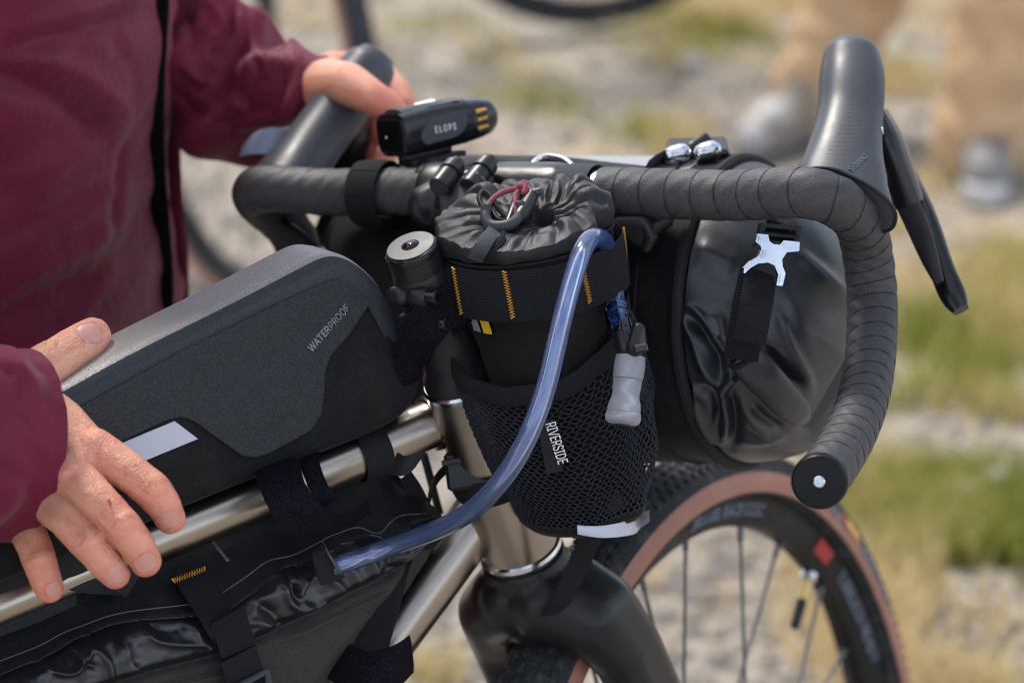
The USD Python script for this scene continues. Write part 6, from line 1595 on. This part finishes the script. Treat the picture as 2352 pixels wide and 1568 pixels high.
trunk += [chain([np.array([TC[0], TC[1], TC[2] + .18]), neck, neck + Zu * .1 + fw * .02], [.07, .058, .055], 20), hull([hd0 + Zu * .04 - fw * .02, hd0 - Zu * .06 + fw * .03], [.095, .055], 24), ball(hd0 + fw * .085 - Zu * .01, .014, 12), ball(hd0 + lt_ * .08, .016, 12), ball(hd0 - lt_ * .08, .016, 12)]
trunk += [chain([np.array([TC[0], TC[1], TC[2] + .2]) - lt_ * .12, shR, elR, CR - aS * .06], [.06, .052, .04, .026], 20), chain([np.array([TC[0], TC[1], TC[2] + .2]) + lt_ * .12, shL, P(330, 80, 2.16), P(560, 198, 2.115), wrL], [.05, .045, .03, .022, .018], 20)]
for q, s in leg: trunk.append(chain(q, [.085, .058, .04], 20))
body_ = melt(trunk, .02, 8)
allb = cat(hand, hand_l, body_)
bo_ = obj('body', allb, 'skin', per, smooth=True)
av = np.array(allb.vertices); flush = np.zeros(len(av))
for f_ in FI + LF:
    for i_, k_, w_ in ((0, .55, .012), (2, .55, .009), (len(f_) - 1, .85, .009)): flush = np.maximum(flush, k_ * np.exp(-(np.linalg.norm(av - pt(f_[i_]), axis=1) - .010).clip(0) ** 2 / w_ ** 2 * 1.2))
flush = np.maximum(flush, .8 * np.exp(-(np.linalg.norm(av - pt(TB[-1]), axis=1) / .017) ** 2)) * .6
UsdGeom.PrimvarsAPI(bo_).CreatePrimvar('flush', Sdf.ValueTypeNames.FloatArray, 'vertex').Set(Vt.FloatArray.FromNumpy(flush.astype(np.float32)))
obj('trousers', melt([chain(q, [.10, .075, .062], 20) for q, s in leg] + [hull([leg[0][0][0], leg[1][0][0]], [.105, .105], 20)], .02, 8), 'trousers_dark', per, smooth=True)
for q, s in leg:
    a = q[2]; g0 = np.array([a[0], a[1], .0])
    obj('shoe', melt([hull([g0 - fw * .06 + Zu * .045, g0 + fw * .05 + Zu * .04, a + Zu * .02], [.04, .038, .045], 16), hull([g0 + fw * .05 + Zu * .04, g0 + fw * .15 + Zu * .032], [.038, .032], 16)], .012, 6), 'shoe_grey', per, smooth=True)
obj('hair', melt([hull([hd0 + Zu * .055 - fw * .03, hd0 + Zu * .03 - fw * .05], [.10, .085], 20)], .012, 4), 'hair_brown', per, smooth=True)

# nails: thin curved plates on the finger ends
def nail(u, v, ang, w, l, parent, nv=(.55, -.42, -.72)):
    c = cast_on(hmesh, u, v)
    if c is None: return
    n = nrm(c[1] * .45 + .55 * nrm(nv[0] * R_ + nv[1] * U_ + nv[2] * F_))
    d = nrm(math.cos(ang) * R_ - math.sin(ang) * U_); d = nrm(d - n * np.dot(d, n)); s = np.cross(n, d)
    g, ok = [], True
    for i in range(15):
        x = -1 + 2 * i / 14; row = []
        for j in range(11):
            y = -1 + 2 * j / 10
            yy = y * (1 - .10 * max(-x, 0) - .06 * max(x, 0)) * math.sqrt(max(1 - .85 * (max(abs(x) - .55, 0) / .45) ** 2, .05))
            xx = x + .10 * y * y * (-1 if x > 0 else 1) * abs(x)
            o = c[0] + d * l * xx + s * w * yy + n * .012
            loc, _, tri = hmesh.ray.intersects_location([o], [-n], multiple_hits=False)
            if not len(loc): ok = False; break
            row.append(loc[0] + n * (.0001 + .00035 * math.sqrt(max(1 - yy * yy, 0)) * min(1, (x + 1.0) * 1.2 + .15)))
        if not ok: break
        g.append(row)
    if len(g) < 5: return
    g = np.array(g)
    for _ in range(3): g[1:-1, 1:-1] = (g[1:-1, 1:-1] * 2 + g[:-2, 1:-1] + g[2:, 1:-1] + g[1:-1, :-2] + g[1:-1, 2:]) / 6
    m = len(g); up_ = g.reshape(-1, 3); q = grid_faces(m, 11, False); dn = up_ - n * .0012
    f = np.vstack([q[:, [0, 1, 2]], q[:, [0, 2, 3]]])
    rim_ = [j for j in range(11)] + [i * 11 + 10 for i in range(1, m)] + [(m - 1) * 11 + j for j in range(9, -1, -1)] + [i * 11 for i in range(m - 2, 0, -1)]
    side = []
    for a, b in zip(rim_, rim_[1:] + rim_[:1]): side += [[a, b, b + len(up_)], [a, b + len(up_), a + len(up_)]]
    t = trimesh.Trimesh(np.vstack([up_, dn]), np.vstack([f, f[:, ::-1] + len(up_), side]), process=False)
    if np.dot(t.face_normals[:len(f)].mean(0), n) < 0: t.invert()
    obj('nail', t, 'nail', bo_, smooth=60)
nail(389, 1193, math.radians(56), .0058, .0058, bo_)
nail(336, 1290, math.radians(50), .0060, .0060, bo_)
nail(267, 1320, math.radians(46), .0058, .0056, bo_)
nail(122, 1352, math.radians(60), .0044, .0046, bo_)
nail(206, 760, math.radians(-36), .0068, .0074, bo_, (.1, .62, -.8))
# a few short hairs on the thumb and the backs of the fingers
hairs = []
rh = np.random.default_rng(11)
for (u0, v0, su, sv, n, dx, dy) in ((110, 800, 22, 8, 14, .2, 1.0), (290, 1088, 16, 14, 12, .8, -.3), (230, 1160, 18, 16, 14, .8, -.3), (160, 1200, 18, 14, 10, .7, -.3)):
    for _ in range(n):
        c = cast_on(hmesh, u0 + rh.normal(0, su), v0 + rh.normal(0, sv))
        if c is None: continue
        d = nrm(R_ * (dx + rh.normal(0, .3)) + U_ * (dy + rh.normal(0, .3)) + c[1] * .8)
        hairs.append(tube([c[0], c[0] + d * .0022 + c[1] * .0005, c[0] + d * .004 - c[1] * .0002], [.00007, .00006, .00002], 4, cap=False))
if hairs: obj('hand_hair', cat(*hairs), 'hair_brown', bo_, kind='stuff')
c = cast_on(hmesh, 252, 1153, .0003)
if c is not None:
    obj('graze', melt([hull([c[0] + U_ * .0016 - R_ * .0004, c[0] - U_ * .0014 + R_ * .0006], [.0008, .0006], 12)], .0006, 3), 'graze', bo_, smooth=True)

# ------------------------------------------------------------------ person in tan trousers, walking behind
pw = thing('person', 'person in tan trousers and pale shoes walking behind the near brake hood', 'person')
GA, GB = on_ground(1846, 306), on_ground(2262, 392)
mid_ = (GA + GB) / 2; px_ = 1 / 1225.0
tl, tr_ = [], []
kA = GA + np.array([.20, .08, .47]); kB = GB + np.array([.07, .06, .50]); hA = np.array([(kA[0] + kB[0]) / 2 - .07, mid_[1] + .16, .93]); hB = hA + np.array([.17, -.10, 0])
aA, aB = GA + np.array([.012, .02, .068]), GB + np.array([-.012, .01, .065])
legs_ = [(hA, kA, aA), (hB, kB, aB)]
ch = (hA + hB) / 2 + np.array([0, 0, .45])
bod = [chain(q, [.08, .055, .030], 18) for q in legs_] + [hull([hA, hB, ch + [.13, 0, .02], ch - [.13, 0, -.02]], [.10, .10, .07, .07], 18), chain([ch, ch + [0, 0, .14]], [.06, .055], 16), hull([ch + [0, -.02, .26], ch + [0, -.04, .16]], [.09, .06], 18)]
for s in (-1, 1): bod.append(chain([ch + [s * .17, 0, .02], ch + [s * .22, .03, -.26], ch + [s * .2, -.08, -.48], ch + [s * .2, -.1, -.56]], [.055, .042, .03, .028], 16))
for (g, s) in ((GA, -1), (GB, -1)): bod.append(hull([g + [0, 0, .05], g + [0, -.02, .04]], [.024, .02], 14))
obj('body', melt(bod, .025, 8), 'skin', pw, smooth=True)
tr = melt([chain([h_, (h_ * .4 + k_ * .6), k_, (k_ * .5 + a_ * .5), a_ - [0, 0, .02]], [.115, .098, .085, .080, .072], 20) for h_, k_, a_ in legs_] + [hull([hA, hB, hA + [0, 0, .1], hB + [0, 0, .1]], [.115] * 4, 18)], .016, 8)
obj('trousers', displace(tr, lambda p: fb(p, 14, 3, 3) * .022 + .006 * np.sin(p[:, 2] * 75 + 9 * fb(p, 8, 2, 5))), 'trousers_tan', pw, smooth=True)
obj('shirt', melt([hull([hA + [0, 0, .08], hB + [0, 0, .08], ch + [.13, 0, .02], ch - [.13, 0, -.02]], [.12, .12, .09, .09], 18)] + [chain([ch + [s * .17, 0, .02], ch + [s * .22, .03, -.26]], [.075, .058], 16) for s in (-1, 1)], .025, 8), 'shirt_grey', pw, smooth=True)
for g, d, mt, lab in ((GA, nrm(np.array([-.62, -.78, 0])), 'shoe_brown', None), (GB, nrm(np.array([-.15, -1, 0])), 'shoe_grey', None)):
    sh = obj('shoe', melt([hull([g - d * .06 + [0, 0, .045], g + d * .03 + [0, 0, .045], g + [0, 0, .085]], [.040, .040, .042], 16), hull([g + d * .03 + [0, 0, .042], g + d * .13 + [0, 0, .03]], [.042, .034], 16)], .012, 6), mt, pw, smooth=True)
    obj('sole', melt([hull([g - d * .07 + [0, 0, .014], g + d * .15 + [0, 0, .012]], [.040, .036], 16) ^ m3.Manifold.cube([1, 1, .028], True).translate([float(g[0]), float(g[1]), .012])], .012, 2), 'shoe_white' if mt == 'shoe_grey' else 'shoe_grey', sh, smooth=True)
    if mt == 'shoe_brown': obj('toe_cap', melt([hull([g + d * .085 + [0, 0, .046], g + d * .14 + [0, 0, .030]], [.034, .030], 14)], .01, 4), 'shoe_white', sh, smooth=True)
    if mt == 'shoe_grey': obj('heel_tab', melt([hull([g + np.array([.028, .01, .07]), g + np.array([.03, .01, .115])], [.030, .026], 14)], .01, 4), 'shoe_white', sh, smooth=True)
